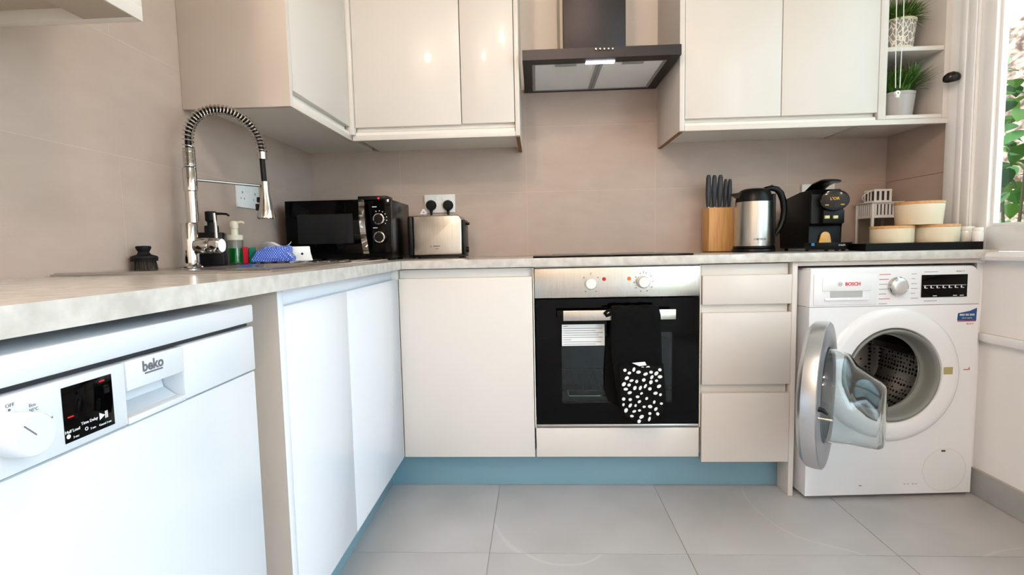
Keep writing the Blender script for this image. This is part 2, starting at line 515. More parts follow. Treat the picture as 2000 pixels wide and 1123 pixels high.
# worktops
w1 = MB()
for a in ((XL, 0.02, -2.3, -0.575, 0), (XL, -0.445, -0.575, -0.165, 0), (-0.10, 0.02, -0.575, -0.165, 0), (XL, 0.02, -0.165, 0.5795, 0)):
    w1.box(a[0] + 0.0005, a[1], a[2], a[3], ZU, ZT)
bmesh.ops.remove_doubles(w1.bm, verts=w1.bm.verts, dist=0.0001)
solo('worktop', w1, WORK, 'grey stone-effect worktop along the left wall holding the steel sink', 'worktop', smooth=0)
solo('worktop', MB().box(0.0205, 2.1125, -0.020, 0.5795, ZU, ZT, 0.002), WORK, 'grey stone-effect worktop along the back wall over the oven and washing machine', 'worktop')

# ------------------------------------------------------------------ wall cabinets
ZW, ZWT = 1.376, 2.15
YW = 0.21
def wall_channel_y(parent, x0, x1):
    # J groove under the door, a lit lip below it
    b = MB()
    b.loft([[(x, YW + 0.020, 1.440), (x, YW + 0.030, 1.440), (x, YW + 0.030, 1.397), (x, YW + 0.003, 1.397), (x, YW + 0.003, 1.408), (x, YW + 0.020, 1.416)] for x in (x0, x1)])
    return part('handle_channel', b, CHAN, parent, smooth=0)
b1 = thing('wall_cabinet', 'cream two-door wall cabinet on the back wall, left of the cooker hood', 'cabinet', (0.12, 0.39, ZW))
part('carcass', MB().box(-0.219, 0.438, YW + 0.034, 0.578, 1.400, ZWT), CARC, b1)
jdoor_y(b1, 'door', -0.206, 0.2245, 1.428, ZWT, YW)
jdoor_y(b1, 'door', 0.2275, 0.4375, 1.430, ZWT, YW)
wall_channel_y(b1, -0.206, 0.4375)
part('bottom_rail', MB().box(-0.219, 0.4395, YW, YW + 0.018, ZW, 1.3965, 0.001), DOOR, b1)
ep = part('side_panel', MB().box(0.440, 0.458, YW, 0.579, ZW + 0.0015, ZWT, 0.0008), DOOR, b1)
part('raw_edge', MB().box(0.441, 0.457, YW + 0.02, 0.578, ZW, ZW + 0.0014), RAWEDGE, ep, label='bare brown chipboard edge under the side panel')
XW = -0.221
b2 = thing('wall_cabinet', 'cream single-door wall cabinet on the left wall above the tap', 'cabinet', (-0.39, 0.0, ZW))
part('carcass', MB().box(XL + 0.001, XW - 0.034, -0.296, 0.578, 1.400, ZWT), CARC, b2)
part('door', MB().box(XW - 0.02, XW, -0.292, YW - 0.020, 1.428, ZWT, 0.0016), DOOR, b2)
part('corner_post', MB().box(XW - 0.018, XW + 0.014, YW - 0.017, YW + 0.0175, 1.397, ZWT, 0.001), DOOR, b2)
b = MB()
b.loft([[(XW - 0.020, y, 1.440), (XW - 0.030, y, 1.440), (XW - 0.030, y, 1.397), (XW - 0.003, y, 1.397), (XW - 0.003, y, 1.408), (XW - 0.020, y, 1.416)] for y in (-0.292, YW - 0.022)])
part('handle_channel', b, CHAN, b2, smooth=0)
part('bottom_rail', MB().box(XW - 0.018, XW, -0.297, YW + 0.018, ZW, 1.3965, 0.001), DOOR, b2)
part('side_panel', MB().box(XL + 0.001, XW - 0.0012, -0.315, -0.2975, ZW, ZWT, 0.0006), TAUPEP, b2)
part('edge_strip', MB().box(XW - 0.001, XW, -0.315, -0.2975, ZW, ZWT), DOOR, b2, smooth=0)
b3 = thing('wall_cabinet', 'glossy cream two-door wall cabinet right of the cooker hood', 'cabinet', (1.46, 0.39, ZW))
part('carcass', MB().box(1.104, 1.829, YW + 0.034, 0.578, 1.400, ZWT), CARC, b3)
jdoor_y(b3, 'door', 1.105, 1.4705, 1.421, ZWT, YW)
jdoor_y(b3, 'door', 1.4735, 1.834, 1.421, ZWT, YW)
b = MB()
b.loft([[(x, YW + 0.020, 1.436), (x, YW + 0.030, 1.436), (x, YW + 0.030, 1.394), (x, YW + 0.003, 1.394), (x, YW + 0.003, 1.404), (x, YW + 0.020, 1.411)] for x in (1.105, 1.829)])
part('handle_channel', b, CHAN, b3, smooth=0)
part('bottom_rail', MB().box(1.1045, 2.112, YW, YW + 0.018, ZW - 0.002, 1.3935, 0.001), DOOR, b3)
ep = part('side_panel', MB().box(1.084, 1.1035, YW, 0.579, ZW - 0.001, ZWT, 0.0008), DOOR, b3)
part('raw_edge', MB().box(1.085, 1.1025, YW + 0.02, 0.578, ZW - 0.0025, ZW - 0.0011), RAWEDGE, ep, label='bare brown chipboard edge under the side panel')
s1 = thing('open_shelf_unit', 'white open shelf unit beside the window with two potted plants', 'shelf', (1.97, 0.39, 1.395))
part('side_panel', MB().box(1.836, 1.865, YW, 0.578, 1.3945, ZWT, 0.001), DOOR, s1)
part('side_panel', MB().box(2.074, 2.104, YW, 0.578, 1.3945, ZWT, 0.001), DOOR, s1)
part('bottom_board', MB().box(1.8655, 2.0735, YW, 0.578, 1.3945, 1.409, 0.001), DOOR, s1)
part('shelf', MB().box(1.8655, 2.0735, YW + 0.004, 0.570, 1.648, 1.664, 0.001), DOOR, s1)
part('back_board', MB().box(1.8655, 2.0735, 0.571, 0.578, 1.4095, ZWT), CARC, s1)
# unit over the dishwasher, at the top left of the photograph
s2 = thing('open_shelf_unit', 'white open-fronted wall unit above the dishwasher, at the top left', 'shelf', (-0.39, -1.3, ZW))
x0, x1, y0, y1 = XL + 0.001, -0.225, -1.80, -0.905
part('side_panel', MB().box(x0, x1, y1 - 0.02, y1, ZW, ZWT, 0.0008), DOOR, s2)
part('side_panel', MB().box(x0, x1, y0, y0 + 0.02, ZW, ZWT, 0.0008), DOOR, s2)
part('bottom_rail', MB().box(x1 - 0.095, x1, y0 + 0.0205, y1 - 0.0205, ZW, 1.400, 0.0008), SHADEB, s2)
part('front_rail', MB().box(x1 + 0.0002, x1 + 0.004, y0, y1, ZW, 1.404, 0.0006).box(x1 + 0.0002, x1 + 0.004, y1 - 0.022, y1, 1.404, ZWT, 0.0006), DOOR, s2)
part('bottom_board', MB().box(x0, x1 - 0.0955, y0 + 0.0205, y1 - 0.0205, 1.398, 1.414), SHADEB, s2)
part('batten', MB().box(x0, x1 - 0.0965, y1 - 0.16, y1 - 0.09, 1.388, 1.3975, 0.0008), SHADEB, s2)
part('back_board', MB().box(x0, x0 + 0.008, y0 + 0.0205, y1 - 0.0205, 1.4145, ZWT), CARC, s2)
part('shelf', MB().box(x0 + 0.009, x1 - 0.02, y0 + 0.0205, y1 - 0.0205, 1.74, 1.756, 0.001), CARC, s2)

# ------------------------------------------------------------------ dishwasher
XD = 0.014
dw = thing('dishwasher', 'white freestanding dishwasher under the left worktop with black display', 'dishwasher', (-0.28, -1.26, 0))
Y1 = HX(496, 660, XD).y
Y0 = Y1 - 0.598
ZL, ZG, ZP = HX(493, 593, XD).z, HX(494, 629, XD).z, HX(498, 721, XD).z     # lid top, groove, foot of the control panel
part('body', MB().box(-0.55, XD - 0.045, Y0 + 0.003, Y1 - 0.003, 0.06, ZG - 0.006, 0.004).box(-0.53, XD - 0.075, Y0 + 0.02, Y1 - 0.02, 0.002, 0.059), DAPP, dw)
part('lid', MB().box(-0.55, XD + 0.002, Y0, Y1, ZG + 0.0005, ZL, 0.004), DAPP, dw)
part('shadow_gap', MB().box(-0.50, XD - 0.008, Y0 + 0.006, Y1 - 0.006, ZG - 0.0055, ZG), INKD, dw)
part('door', MB().box(XD - 0.040, XD, Y0, Y1 - 0.002, 0.105, ZP - 0.0015, 0.004), DAPP, dw)
hl = HX(240, 700, XD).y; hr = HX(354, 668, XD).y
zh0, zh1 = HX(247, 820, XD).z + 0.001, HX(245, 765, XD).z          # recess of the handle
cp = MB()
cp.box(XD - 0.040, XD + 0.0015, Y0, hl, ZP, ZG - 0.0060, 0.003).box(XD - 0.040, XD + 0.0015, hr, Y1 - 0.002, ZP, ZG - 0.0060, 0.003)
cp.box(XD - 0.040, XD + 0.0015, hl, hr, ZP, zh0, 0.001)
part('control_panel', cp, DAPP, dw)
hb = MB()
hb.box(XD - 0.014, XD + 0.0018, hl + 0.001, hr - 0.001, zh1, ZG - 0.0063, 0.001)
hb.loft([[(XD - 0.040, y, zh1), (XD - 0.034, y, zh1), (XD - 0.030, y, zh0 + 0.012), (XD - 0.012, y, zh0), (XD - 0.040, y, zh0)] for y in (hl + 0.001, hr - 0.001)])
part('handle_recess', hb, DAPP, dw)
a, c = HX(115, 759, XD), HX(222, 829, XD)
b_ = HX(213, 730, XD)
ds = part('display', MB().box(XD + 0.001, XD + 0.0025, a.y, (b_.y + c.y) / 2, c.z + 0.001, (a.z + b_.z) / 2, 0.0006), BLACKG, dw)
t = MB()
XP = XD + 0.0026
sp = a.y
for txt, p, sz in (('Half Load', (142, 841), 0.0046), ('3 sec', (149, 852), 0.0034), ('Time Delay', (175, 822), 0.0046), ('3 sec', (182, 835), 0.0034), ('Cancel 3 sec', (206, 826), 0.0033)):
    text_bm(t, txt, sz, HX(*p, XP), FACE_X)
q = HX(201, 811, XP)
t.prism([(q.y - 0.0046, q.z - 0.0040), (q.y + 0.0026, q.z), (q.y - 0.0046, q.z + 0.0040)], 'X', XP, XP + 0.0003)
t.box(XP, XP + 0.0003, q.y + 0.0030, q.y + 0.0043, q.z - 0.0040, q.z + 0.0040).box(XP, XP + 0.0003, q.y + 0.0051, q.y + 0.0064, q.z - 0.0040, q.z + 0.0040)
q = HX(134, 853, XP)
t.lathe([(0, 0), (0.0024, 0), (0.0024, 0.0003), (0, 0.0003)], q, 'X', 14)
q = HX(169, 837, XP)
t.lathe([(0.0013, 0), (0.0020, 0), (0.0020, 0.0003), (0.0013, 0.0003)], q, 'X', 14)
part('lettering', t, INKW, ds, smooth=0)
for p in ((198, 744), (138, 814)):
    q = HX(*p, XP)
    t = MB().box(XP, XP + 0.0003, q.y - 0.0035, q.y + 0.0035, q.z - 0.0006, q.z + 0.0006)
    part('indicator', t, REDLED, ds, smooth=0)
kc = HX(45, 849, XD + 0.012)
kb = part('program_knob', MB().lathe([(0.0, -0.0105), (0.0215, -0.0105), (0.0215, 0.004), (0.0203, 0.012), (0.0192, 0.0135), (0.0, 0.0135)], kc, 'X', 48), DAPP, dw)
part('pointer', MB().box(kc.x + 0.0135, kc.x + 0.0139, kc.y - 0.0006, kc.y + 0.0006, kc.z, kc.z + 0.016, rot=Matrix.Rotation(0.75, 3, 'X'), piv=kc), INK, kb)
t = MB()
XP = XD + 0.0016
for txt, p, sz in (('OFF', (19, 792), 0.0050), ('Eco', (63, 791), 0.0046), ('50\u00b0C', (66, 800), 0.0046), ('Mini', (97, 816), 0.0042), ('30', (99, 826), 0.0042)):
    text_bm(t, txt, sz, HX(*p, XP), FACE_X)
t.lathe([(0, 0), (0.0013, 0), (0.0013, 0.0003), (0, 0.0003)], HX(18, 801, XP), 'X', 12)
part('lettering', t, INK, dw, smooth=0)
t = MB()
text_bm(t, 'beko', 0.0185, HX(299, 711, XD + 0.0019), FACE_X, bold=0.0006)
q0, q1 = HX(283, 731, XD + 0.0019), HX(318, 716, XD + 0.0019)
t.box(XD + 0.0019, XD + 0.0022, q0.y, q1.y, (q0.z + q1.z) / 2 - 0.0011, (q0.z + q1.z) / 2 + 0.0011)
part('maker_logo', t, INK, hb and [o for o in dw.children if o.name.startswith('handle_recess')][0], smooth=0)

# ------------------------------------------------------------------ built-in oven
ov = thing('built_in_oven', 'built-in oven with steel control panel and black glass door', 'oven', (0.80, 0.26, 0.262))
part('control_panel', MB().box(0.506, 1.1015, -0.002, 0.028, 0.746, 0.855, 0.0012), STEELV, ov)
OX0, OX1 = 0.508, 1.100
WX0, WX1, WZ0, WZ1 = 0.601, 1.004, 0.352, 0.615
d = MB()
d.box(OX0, WX0, 0, 0.030, 0.272, 0.741).box(WX1, OX1, 0, 0.030, 0.272, 0.741).box(WX0, WX1, 0, 0.030, 0.272, WZ0).box(WX0, WX1, 0, 0.030, WZ1, 0.741)
bmesh.ops.remove_doubles(d.bm, verts=d.bm.verts, dist=0.0001)
dr = part('door', d, BLACKG, ov, smooth=0)
part('window', MB().box(WX0 + 0.0002, WX1 - 0.0002, 0.0012, 0.0055, WZ0 + 0.0002, WZ1 - 0.0002), pane_mat('oven_glass', (0.55, 0.66, 0.68), 0.06), dr, smooth=0)
part('trim', MB().box(0.506, 1.1015, 0.001, 0.026, 0.262, 0.2715, 0.001), STEEL, ov)
ENAM = mat('oven_enamel', (72, 98, 104), 0.4, rgb2=(62, 86, 92), scale=90)
cv = MB()
cv.box(0.560, 0.568, 0.032, 0.44, 0.30, 0.70).box(1.037, 1.045, 0.032, 0.44, 0.30, 0.70).box(0.568, 1.037, 0.43, 0.44, 0.30, 0.70).box(0.568, 1.037, 0.032, 0.43, 0.30, 0.308).box(0.568, 1.037, 0.032, 0.43, 0.692, 0.70)
part('cavity', cv, ENAM, ov, smooth=0)
rk = MB()
for z in (0.384,):
    for y in (0.060, 0.40):
        rk.tube([(0.570, y, z), (1.035, y, z)], 0.003, 6)
    for i in range(14):
        x = 0.59 + i * 0.0325
        rk.tube([(x, 0.060, z), (x, 0.40, z)], 0.0018, 5)
rk.tube([(0.625, 0.052, 0.384), (0.63, 0.046, 0.366), (0.72, 0.046, 0.366), (0.90, 0.046, 0.366), (0.985, 0.046, 0.366), (0.99, 0.052, 0.384)], 0.003, 6)
part('rack', rk, CHROME, ov)
h = part('door_handle', MB().box(0.586, 1.0045, -0.050, -0.036, 0.668, 0.7045, 0.002).box(0.600, 0.620, -0.0355, -0.0004, 0.676, 0.696).box(0.972, 0.992, -0.0355, -0.0004, 0.676, 0.696), STEELV, dr)
part('end_cap', MB().box(0.5845, 0.607, -0.0512, -0.0502, 0.6675, 0.7050, 0.0004), BLACKG, h, label='black end of the steel handle')
for px, py in ((1154, 554), (1257, 551)):
    q = HY(px, py, -0.012)
    k = part('knob', MB().lathe([(0, -0.0095), (0.0225, -0.0095), (0.0225, 0.004), (0.021, 0.012), (0.018, 0.015), (0, 0.0155)], q, 'Y', 36), mat('knob_silver', (222, 220, 216), 0.35, 0.3), ov)
for px, py, c, e in ((1180, 545, (190, 20, 40), (255, 20, 40)), (1229, 544, (240, 90, 30), (255, 80, 20))):
    q = HY(px, py, -0.004)
    part('indicator_light', MB().lathe([(0, -0.0017), (0.0068, -0.0017), (0.0068, 0), (0.005, 0.002), (0, 0.003)], q, 'Y', 20),
         mat('lens_%d' % c[1], c, 0.25, emit=e, estr=0.0 if c[1] == 20 else 0.9), ov)
t = MB()
for cx, cy, lo_, hi_, n in ((1154, 554, 0.6, 5.7, 4), (1257, 551, 0.3, 5.9, 10)):
    q = HY(cx, cy, -0.0022)
    for i in range(n):
        an = lo_ + (hi_ - lo_) * i / (n - 1)
        x, z = q.x + 0.034 * math.sin(an + PI), q.z - 0.034 * math.cos(an + PI) * -1
        t.box(x - 0.0022, x + 0.0022, -0.0025, -0.0021, z - 0.0012, z + 0.0012)
    t.box(q.x - 0.0008, q.x + 0.0008, -0.0025, -0.0021, q.z + 0.031, q.z + 0.041)
part('dial_marks', t, INKD, ov, smooth=0)
lb = solo('instruction_sheet', MB().box(0.6035, 0.759, -0.0012, -0.0004, 0.5685, 0.6475), mat('label_paper', (232, 234, 232), 0.6), 'white printed instruction label stuck on the black oven door', 'label', smooth=0)
t = MB()
for i in range(9):
    z = 0.641 - i * 0.0083
    wd = [0.018, 0.143, 0.12, 0.147, 0.13, 0.147, 0.03, 0.14, 0.12][i]
    t.box(0.607, 0.607 + wd, -0.0015, -0.0012, z - 0.0009, z + 0.0009)
part('print_lines', t, INK, lb, smooth=0)

# ------------------------------------------------------------------ double oven glove over the oven handle
QB = mat('quilted_black', (7, 7, 8), 0.85, spec=0.15, bump=0.5, bscale=300)
gl = thing('oven_glove', 'black quilted double oven glove with white-spotted pocket hanging over oven handle', 'oven glove', (0.86, -0.05, 0.30))
def cloth_strip(path, xs, th, nx=14, wav=0.0, quilt=0.0):
    """path: (y,z) down the strip with (x0,x1) at each point"""
    mb = MB()
    pts = []
    seg = []
    for (a, xa), (b, xb) in zip(list(zip(path, xs)), list(zip(path[1:], xs[1:]))):
        n = max(2, int((Vector(a) - Vector(b)).length / 0.008))
        for i in range(n):
            f = i / n
            seg.append(((a[0] + (b[0] - a[0]) * f, a[1] + (b[1] - a[1]) * f), (xa[0] + (xb[0] - xa[0]) * f, xa[1] + (xb[1] - xa[1]) * f)))
    seg.append((path[-1], xs[-1]))
    F_, B_ = [], []
    L = 0
    for k, (p, x) in enumerate(seg):
        a = seg[max(k - 1, 0)][0]; c = seg[min(k + 1, len(seg) - 1)][0]
        t = Vector((c[0] - a[0], c[1] - a[1])).normalized()
        nn = Vector((t[1], -t[0]))
        if k: L += (Vector(p) - Vector(seg[k - 1][0])).length
        rf, rb = [], []
        for i in range(nx + 1):
            f = i / nx
            xx = x[0] + (x[1] - x[0]) * f
            edge = min(f, 1 - f) * 2
            puff = min(1, edge * 5) ** 0.5
            qd = 0.0
            if quilt:
                u, v = (xx + L) / 0.046, (xx - L) / 0.046
                qd = quilt * (abs(math.sin(PI * u)) * abs(math.sin(PI * v))) ** 0.5 - quilt * 0.6
            d = th / 2 * (0.35 + 0.65 * puff) + qd * puff
            wv = wav * math.sin(f * 7 + L * 14)
            rf.append((xx, p[0] + nn[0] * (d + wv), p[1] + nn[1] * (d + wv)))
            rb.append((xx, p[0] - nn[0] * (th / 2 * (0.35 + 0.65 * puff) - wv), p[1] - nn[1] * (th / 2 * (0.35 + 0.65 * puff) - wv)))
        F_.append(rf + list(reversed(rb)))
    mb.loft(F_, True, True)
    return mb
ZF = 0.7125
part('strap', cloth_strip([(-0.0185, 0.60), (-0.0185, 0.690), (-0.024, 0.710), (-0.043, 0.716), (-0.060, 0.709), (-0.066, 0.690), (-0.068, 0.55), (-0.066, 0.42)],
                          [(0.775, 0.935)] * 3 + [(0.778, 0.942)] * 2 + [(0.776, 0.946), (0.775, 0.950), (0.790, 0.955)], 0.010, 24, 0.0006, 0.0035), QB, gl)
part('rear_flap', cloth_strip([(-0.0135, 0.60), (-0.015, 0.48), (-0.017, 0.40), (-0.017, 0.365), (-0.017, 0.345)], [(0.764, 0.90), (0.757, 0.90), (0.757, 0.90), (0.768, 0.90), (0.80, 0.88)], 0.011, 14, 0.0006), QB, gl)
# the pocket: flat bag with a rounded end
def pocket_outline(s=1.0, cx=0.879, zt=0.512, zb=0.305, hw=0.079):
    P = [(cx - hw * s * 0.98, zt), (cx + hw * s * 0.90, zt - 0.002)]
    for i in range(17):
        an = i / 16 * PI
        P.append((cx + hw * s * (math.cos(an)) * (1.0 if an < PI / 2 else 1.0), zb + 0.085 - 0.085 * s * abs(math.sin(an)) ** 0.75 if True else 0))
    return P
def bag(y0, y1, yedge, grow):
    mb = MB()
    cx, cz = 0.879, 0.405
    rings = []
    for s, y in ((grow, yedge), (grow * 0.985, (y1 + yedge) / 2), (grow * 0.93, y1), (grow * 0.6, y1 - 0.002), (0.15, y1 - 0.003)):
        rings.append([(cx + (p[0] - cx) * s, y, cz + (p[1] - cz) * s) for p in pocket_outline()])
    rings0 = [[(cx + (p[0] - cx) * grow, y0, cz + (p[1] - cz) * grow) for p in pocket_outline()]]
    mb.loft(rings0 + rings)
    return mb
part('pocket_binding', bag(-0.0745, -0.0785, -0.0755, 1.055), QB, gl)
pk = part('pocket', bag(-0.0790, -0.0860, -0.0815, 0.985), mat('black_cotton', (13, 12, 14), 0.85, spec=0.15), gl)
sp = MB()
rs = random.Random(4)
spots = []
tries = 0
while len(spots) < 52 and tries < 6000:
    tries += 1
    x, z = rs.uniform(0.808, 0.950), rs.uniform(0.312, 0.505)
    hwz = 0.072 if z > 0.385 else 0.072 * math.sqrt(max(0.02, 1 - ((0.385 - z) / 0.082) ** 2))
    if abs(x - 0.879) > hwz - 0.004: continue
    if any((x - a) ** 2 + (z - b) ** 2 < 0.0175 ** 2 for a, b in spots): continue
    spots.append((x, z))
    r1, r2, an = rs.uniform(0.0052, 0.0088), rs.uniform(0.0040, 0.0060), rs.uniform(-0.2, 1.3)
    ring = []
    for i in range(12):
        u, v = r1 * math.cos(i * PI / 6), r2 * math.sin(i * PI / 6)
        ring.append((x + u * math.cos(an) - v * math.sin(an), z + u * math.sin(an) + v * math.cos(an)))
    e = max(abs(x - 0.879) / 0.079, abs(z - 0.405) / 0.108)
    yy = -0.0892 + (0.0045 if e > 0.88 else 0.0015 if e > 0.75 else 0)
    sp.prism(ring, 'Y', yy + 0.003, yy)
part('spots', sp, mat('white_cotton_print', (232, 232, 230), 0.8), pk, kind='stuff', smooth=0)
part('care_tag', MB().loft([[(0.845, -0.0775, 0.520), (0.889, -0.079, 0.524), (0.893, -0.086, 0.514), (0.868, -0.088, 0.511)], [(0.845, -0.0765, 0.519), (0.889, -0.078, 0.523), (0.893, -0.085, 0.513), (0.868, -0.087, 0.510)]]), WPLAS, gl, label='small white care tag at the top of the pocket')
part('hanging_loop', MB().tube([(0.776, -0.056, 0.706), (0.762, -0.060, 0.704), (0.753, -0.062, 0.694), (0.758, -0.063, 0.686), (0.770, -0.062, 0.690), (0.778, -0.060, 0.698)], 0.0055, 8), QB, gl)

# ------------------------------------------------------------------ hob
hob = thing('hob', 'flat black glass hob set in the worktop above the oven', 'hob', (0.793, 0.27, ZT))
part('glass_plate', MB().box(0.502, 1.084, 0.016, 0.515, ZT + 0.0002, ZT + 0.0062, 0.0012), BLACKG, hob)
for x, y, r in ((0.66, 0.15, 0.09), (0.93, 0.15, 0.075), (0.66, 0.38, 0.075), (0.93, 0.38, 0.09)):
    t = MB().lathe([(r, 0), (r + 0.002, 0), (r + 0.002, 0.0003), (r, 0.0003)], (x, y, ZT + 0.0062), 'Z', 40, close=True)
    part('cooking_zone', t, INK, hob, smooth=0)

# ------------------------------------------------------------------ cooker hood
hd = thing('cooker_hood', 'dark steel chimney cooker hood with lit lamp strip between the wall cabinets', 'cooker hood', (0.773, 0.35, 1.643))
HB = 1.645
HX0, HX1, HY0, HY1 = 0.474, 1.074, 0.150, 0.578
c = MB()
f0, f1 = HZ(1043, 133, HB), HZ(1293, 127, HB)
g0, g1 = HZ(1044, 178, HB), HZ(1262, 172.5, HB)
fx0, fx1, fy0, fy1 = 0.510, 1.035, 0.205, 0.560
# shell: top plate, four sides, bottom frame around the filters
ZH = 1.683
c.box(HX0, HX1, HY0, HY1, ZH - 0.002, ZH)
c.box(HX0, HX1, HY0, HY0 + 0.002, HB, ZH - 0.002).box(HX0, HX0 + 0.002, HY0 + 0.002, HY1, HB, ZH - 0.002).box(HX1 - 0.002, HX1, HY0 + 0.002, HY1, HB, ZH - 0.002)
part('canopy', c, DARKST, hd, smooth=0)
c = MB()
c.box(HX0 + 0.0025, HX1 - 0.0025, HY0 + 0.0025, fy0, HB, HB + 0.002).box(HX0 + 0.0025, fx0, fy0, fy1, HB, HB + 0.002).box(fx1, HX1 - 0.0025, fy0, fy1, HB, HB + 0.002).box(HX0 + 0.0025, HX1 - 0.0025, fy1, HY1 - 0.001, HB, HB + 0.002)
part('bottom_frame', c, mat('hood_black', (30, 28, 30), 0.4, 0.6), hd, smooth=0)
MESH = mat('filter_mesh', (246, 243, 242), 0.5)
xm = (fx0 + fx1) / 2 + 0.004
for a, b in ((fx0 + 0.001, xm - 0.001), (xm + 0.001, fx1 - 0.001)):
    f = part('grease_filter', MB().box(a, b, fy0 + 0.001, fy1 - 0.001, HB + 0.0042, HB + 0.008), MESH, hd, smooth=0)
    g = MB()
    g.box(a, a + 0.012, fy0 + 0.001, fy1 - 0.001, HB + 0.0012, HB + 0.0040).box(b - 0.012, b, fy0 + 0.001, fy1 - 0.001, HB + 0.0012, HB + 0.0040)
    g.box(a + 0.012, b - 0.012, fy0 + 0.001, fy0 + 0.008, HB + 0.0012, HB + 0.0040).box(a + 0.012, b - 0.012, fy1 - 0.008, fy1 - 0.001, HB + 0.0012, HB + 0.0040)
    part('filter_frame', g, GREYP, f, smooth=0)
    g = MB()
    nx_, ny_ = 44, 52
    for i in range(1, nx_):
        x = a + 0.012 + (b - a - 0.024) * i / nx_
        g.box(x - 0.0007, x + 0.0007, fy0 + 0.008, fy1 - 0.008, HB + 0.0030, HB + 0.0041)
    for i in range(1, ny_):
        y = fy0 + 0.008 + (fy1 - fy0 - 0.016) * i / ny_
        g.box(a + 0.012, b - 0.012, y - 0.0007, y + 0.0007, HB + 0.0026, HB + 0.0035)
    part('wire_mesh', g, mat('mesh_wire', (240, 236, 234), 0.5), f, kind='stuff', smooth=0)
    mx_ = (a + b) / 2
    part('latch', MB().box(mx_ - 0.042, mx_ + 0.042, fy0 + 0.004, fy0 + 0.030, HB - 0.0005, HB + 0.0010, 0.0004).box(mx_ - 0.022, mx_ + 0.022, fy0 + 0.010, fy0 + 0.020, HB - 0.0030, HB - 0.0006, 0.0008), GREYP, f)
part('chimney', MB().box(0.640, 0.892, 0.30, 0.578, ZH + 0.0002, 2.39, 0.0015), DARKST, hd)
part('chimney_flange', MB().box(0.628, 0.6395, 0.33, 0.578, ZH + 0.0002, 2.39), mat('pale_filler', (205, 192, 170), 0.5), hd, smooth=0)
q = HZ(1172, 121, HB)
LED = mat('led_strip', (255, 255, 255), 0.3, emit=(236, 240, 255), estr=9.0)
lp = part('lamp_strip', MB().box(q.x - 0.056, q.x + 0.056, q.y - 0.014, q.y + 0.014, HB - 0.003, HB - 0.0004, 0.0014), LED, hd, label='lit white lamp strip')
for i in range(5):
    q = HY(1164 + i * 8.1, 96.5 - i * 0.15, HY0 - 0.001)
    part('button', MB().lathe([(0, 0.0), (0.0042, 0.0), (0.0042, 0.006), (0.003, 0.0075), (0, 0.0078)], q, 'Y', 16), CHROME, hd)

# ------------------------------------------------------------------ washing machine (its own frame: x along the front, y into the niche)
WA = Vector((1.472, -0.032, 0.0))
WR = math.atan2(0.034, 0.607)
wm = thing('washing_machine', 'white front-loading washing machine with open glass porthole door', 'washing machine', WA, WR)
WT = FRAME[wm.name]
WTi = WT.inverted()
wn = (WT.to_3x3() @ Vector((0, 1, 0)))
def HWm(px, py, off=0.0):
    d = ray(px, py)
    s = ((WA + wn * off) - CAM).dot(wn) / d.dot(wn)
    return WTi @ (CAM + d * s)
WW, WZ = 0.604, 0.700
CX, CZ = 0.300, 0.452
angs = sorted([2 * PI * i / 96 for i in range(96)] + [math.atan2(z - CZ, x - CX) % (2 * PI) for x in (0, WW) for z in (0.012, WZ)])
def rectpt(an):
    dx, dz = math.cos(an), math.sin(an)
    k = 9
    if dx > 1e-9: k = min(k, (WW - CX) / dx)
    if dx < -1e-9: k = min(k, -CX / dx)
    if dz > 1e-9: k = min(k, (WZ - CZ) / dz)
    if dz < -1e-9: k = min(k, (0.012 - CZ) / dz)
    return (CX + k * dx, CZ + k * dz)
rings = []
for r, y in ((0.168, 0.03), (0.170, -0.008), (0.173, -0.013), (0.182, -0.015), (0.215, -0.015), (0.228, -0.013), (0.238, -0.006), (0.243, 0.0)):
    rings.append([(CX + r * math.cos(a), y, CZ + r * math.sin(a)) for a in angs])
R_ = [rectpt(a) for a in angs]
rings.append([(p[0], 0.0, p[1]) for p in R_])
rings.append([(p[0], 0.50, p[1]) for p in R_])
b = MB().loft(rings, False, True)
part('body', b, WAPP, wm, world=False)
# control panel with rounded ends
cpn = []
for y, g in ((0.50, 0.0), (0.006, 0.0), (0.001, -0.003), (0.0, -0.006)):
    pts = [(0 - g * 0.3, 0.7015 - g * 0.1), (WW + g * 0.3, 0.7015 - g * 0.1)]
    for i in range(7):
        an = i / 6 * PI / 2
        pts.append((WW + g - 0.034 + 0.034 * math.cos(an), 0.838 + g - 0.050 + 0.050 * math.sin(an)))
    for i in range(7):
        an = PI / 2 + i / 6 * PI / 2
        pts.append((-g + 0.012 + 0.012 * math.cos(an), 0.838 + g - 0.012 + 0.012 * math.sin(an)))
    cpn.append([(p[0], y, p[1]) for p in pts])
cpp = part('control_panel', MB().loft(cpn), WAPP, wm, world=False)
part('panel_seam', MB().box(0.001, WW - 0.001, 0.002, 0.02, 0.7002, 0.7013), GREYP, wm, world=False)
dd = MB()
dd.box(0.012, 0.236, -0.003, -0.0004, 0.708, 0.816, 0.0012)
dwr = part('detergent_drawer', dd, WAPP, wm, world=False)
part('drawer_grip', MB().box(0.042, 0.214, -0.0055, -0.0032, 0.757, 0.806, 0.002), WAPP, dwr, world=False)
sl = MB()
sl.box(0.070, 0.184, -0.0036, -0.0031, 0.734, 0.7565)
part('grip_recess', sl, mat('recess_grey', (176, 178, 176), 0.5), dwr, world=False)
part('grip_shelf', MB().box(0.050, 0.205, -0.0075, -0.0032, 0.723, 0.7335, 0.002), WAPP, dwr, world=False)
t = MB()
text_bm(t, 'BOSCH', 0.0165, (0.148, -0.0056, 0.781), FACE_Y, bold=0.0006)
part('maker_logo', t, INKR, dwr, world=False, smooth=0)
t = MB()
t.lathe([(0.0060, 0), (0.0072, 0), (0.0072, 0.0003), (0.0060, 0.0003)], (0.103, -0.0055, 0.781), 'Y', 24, close=True)
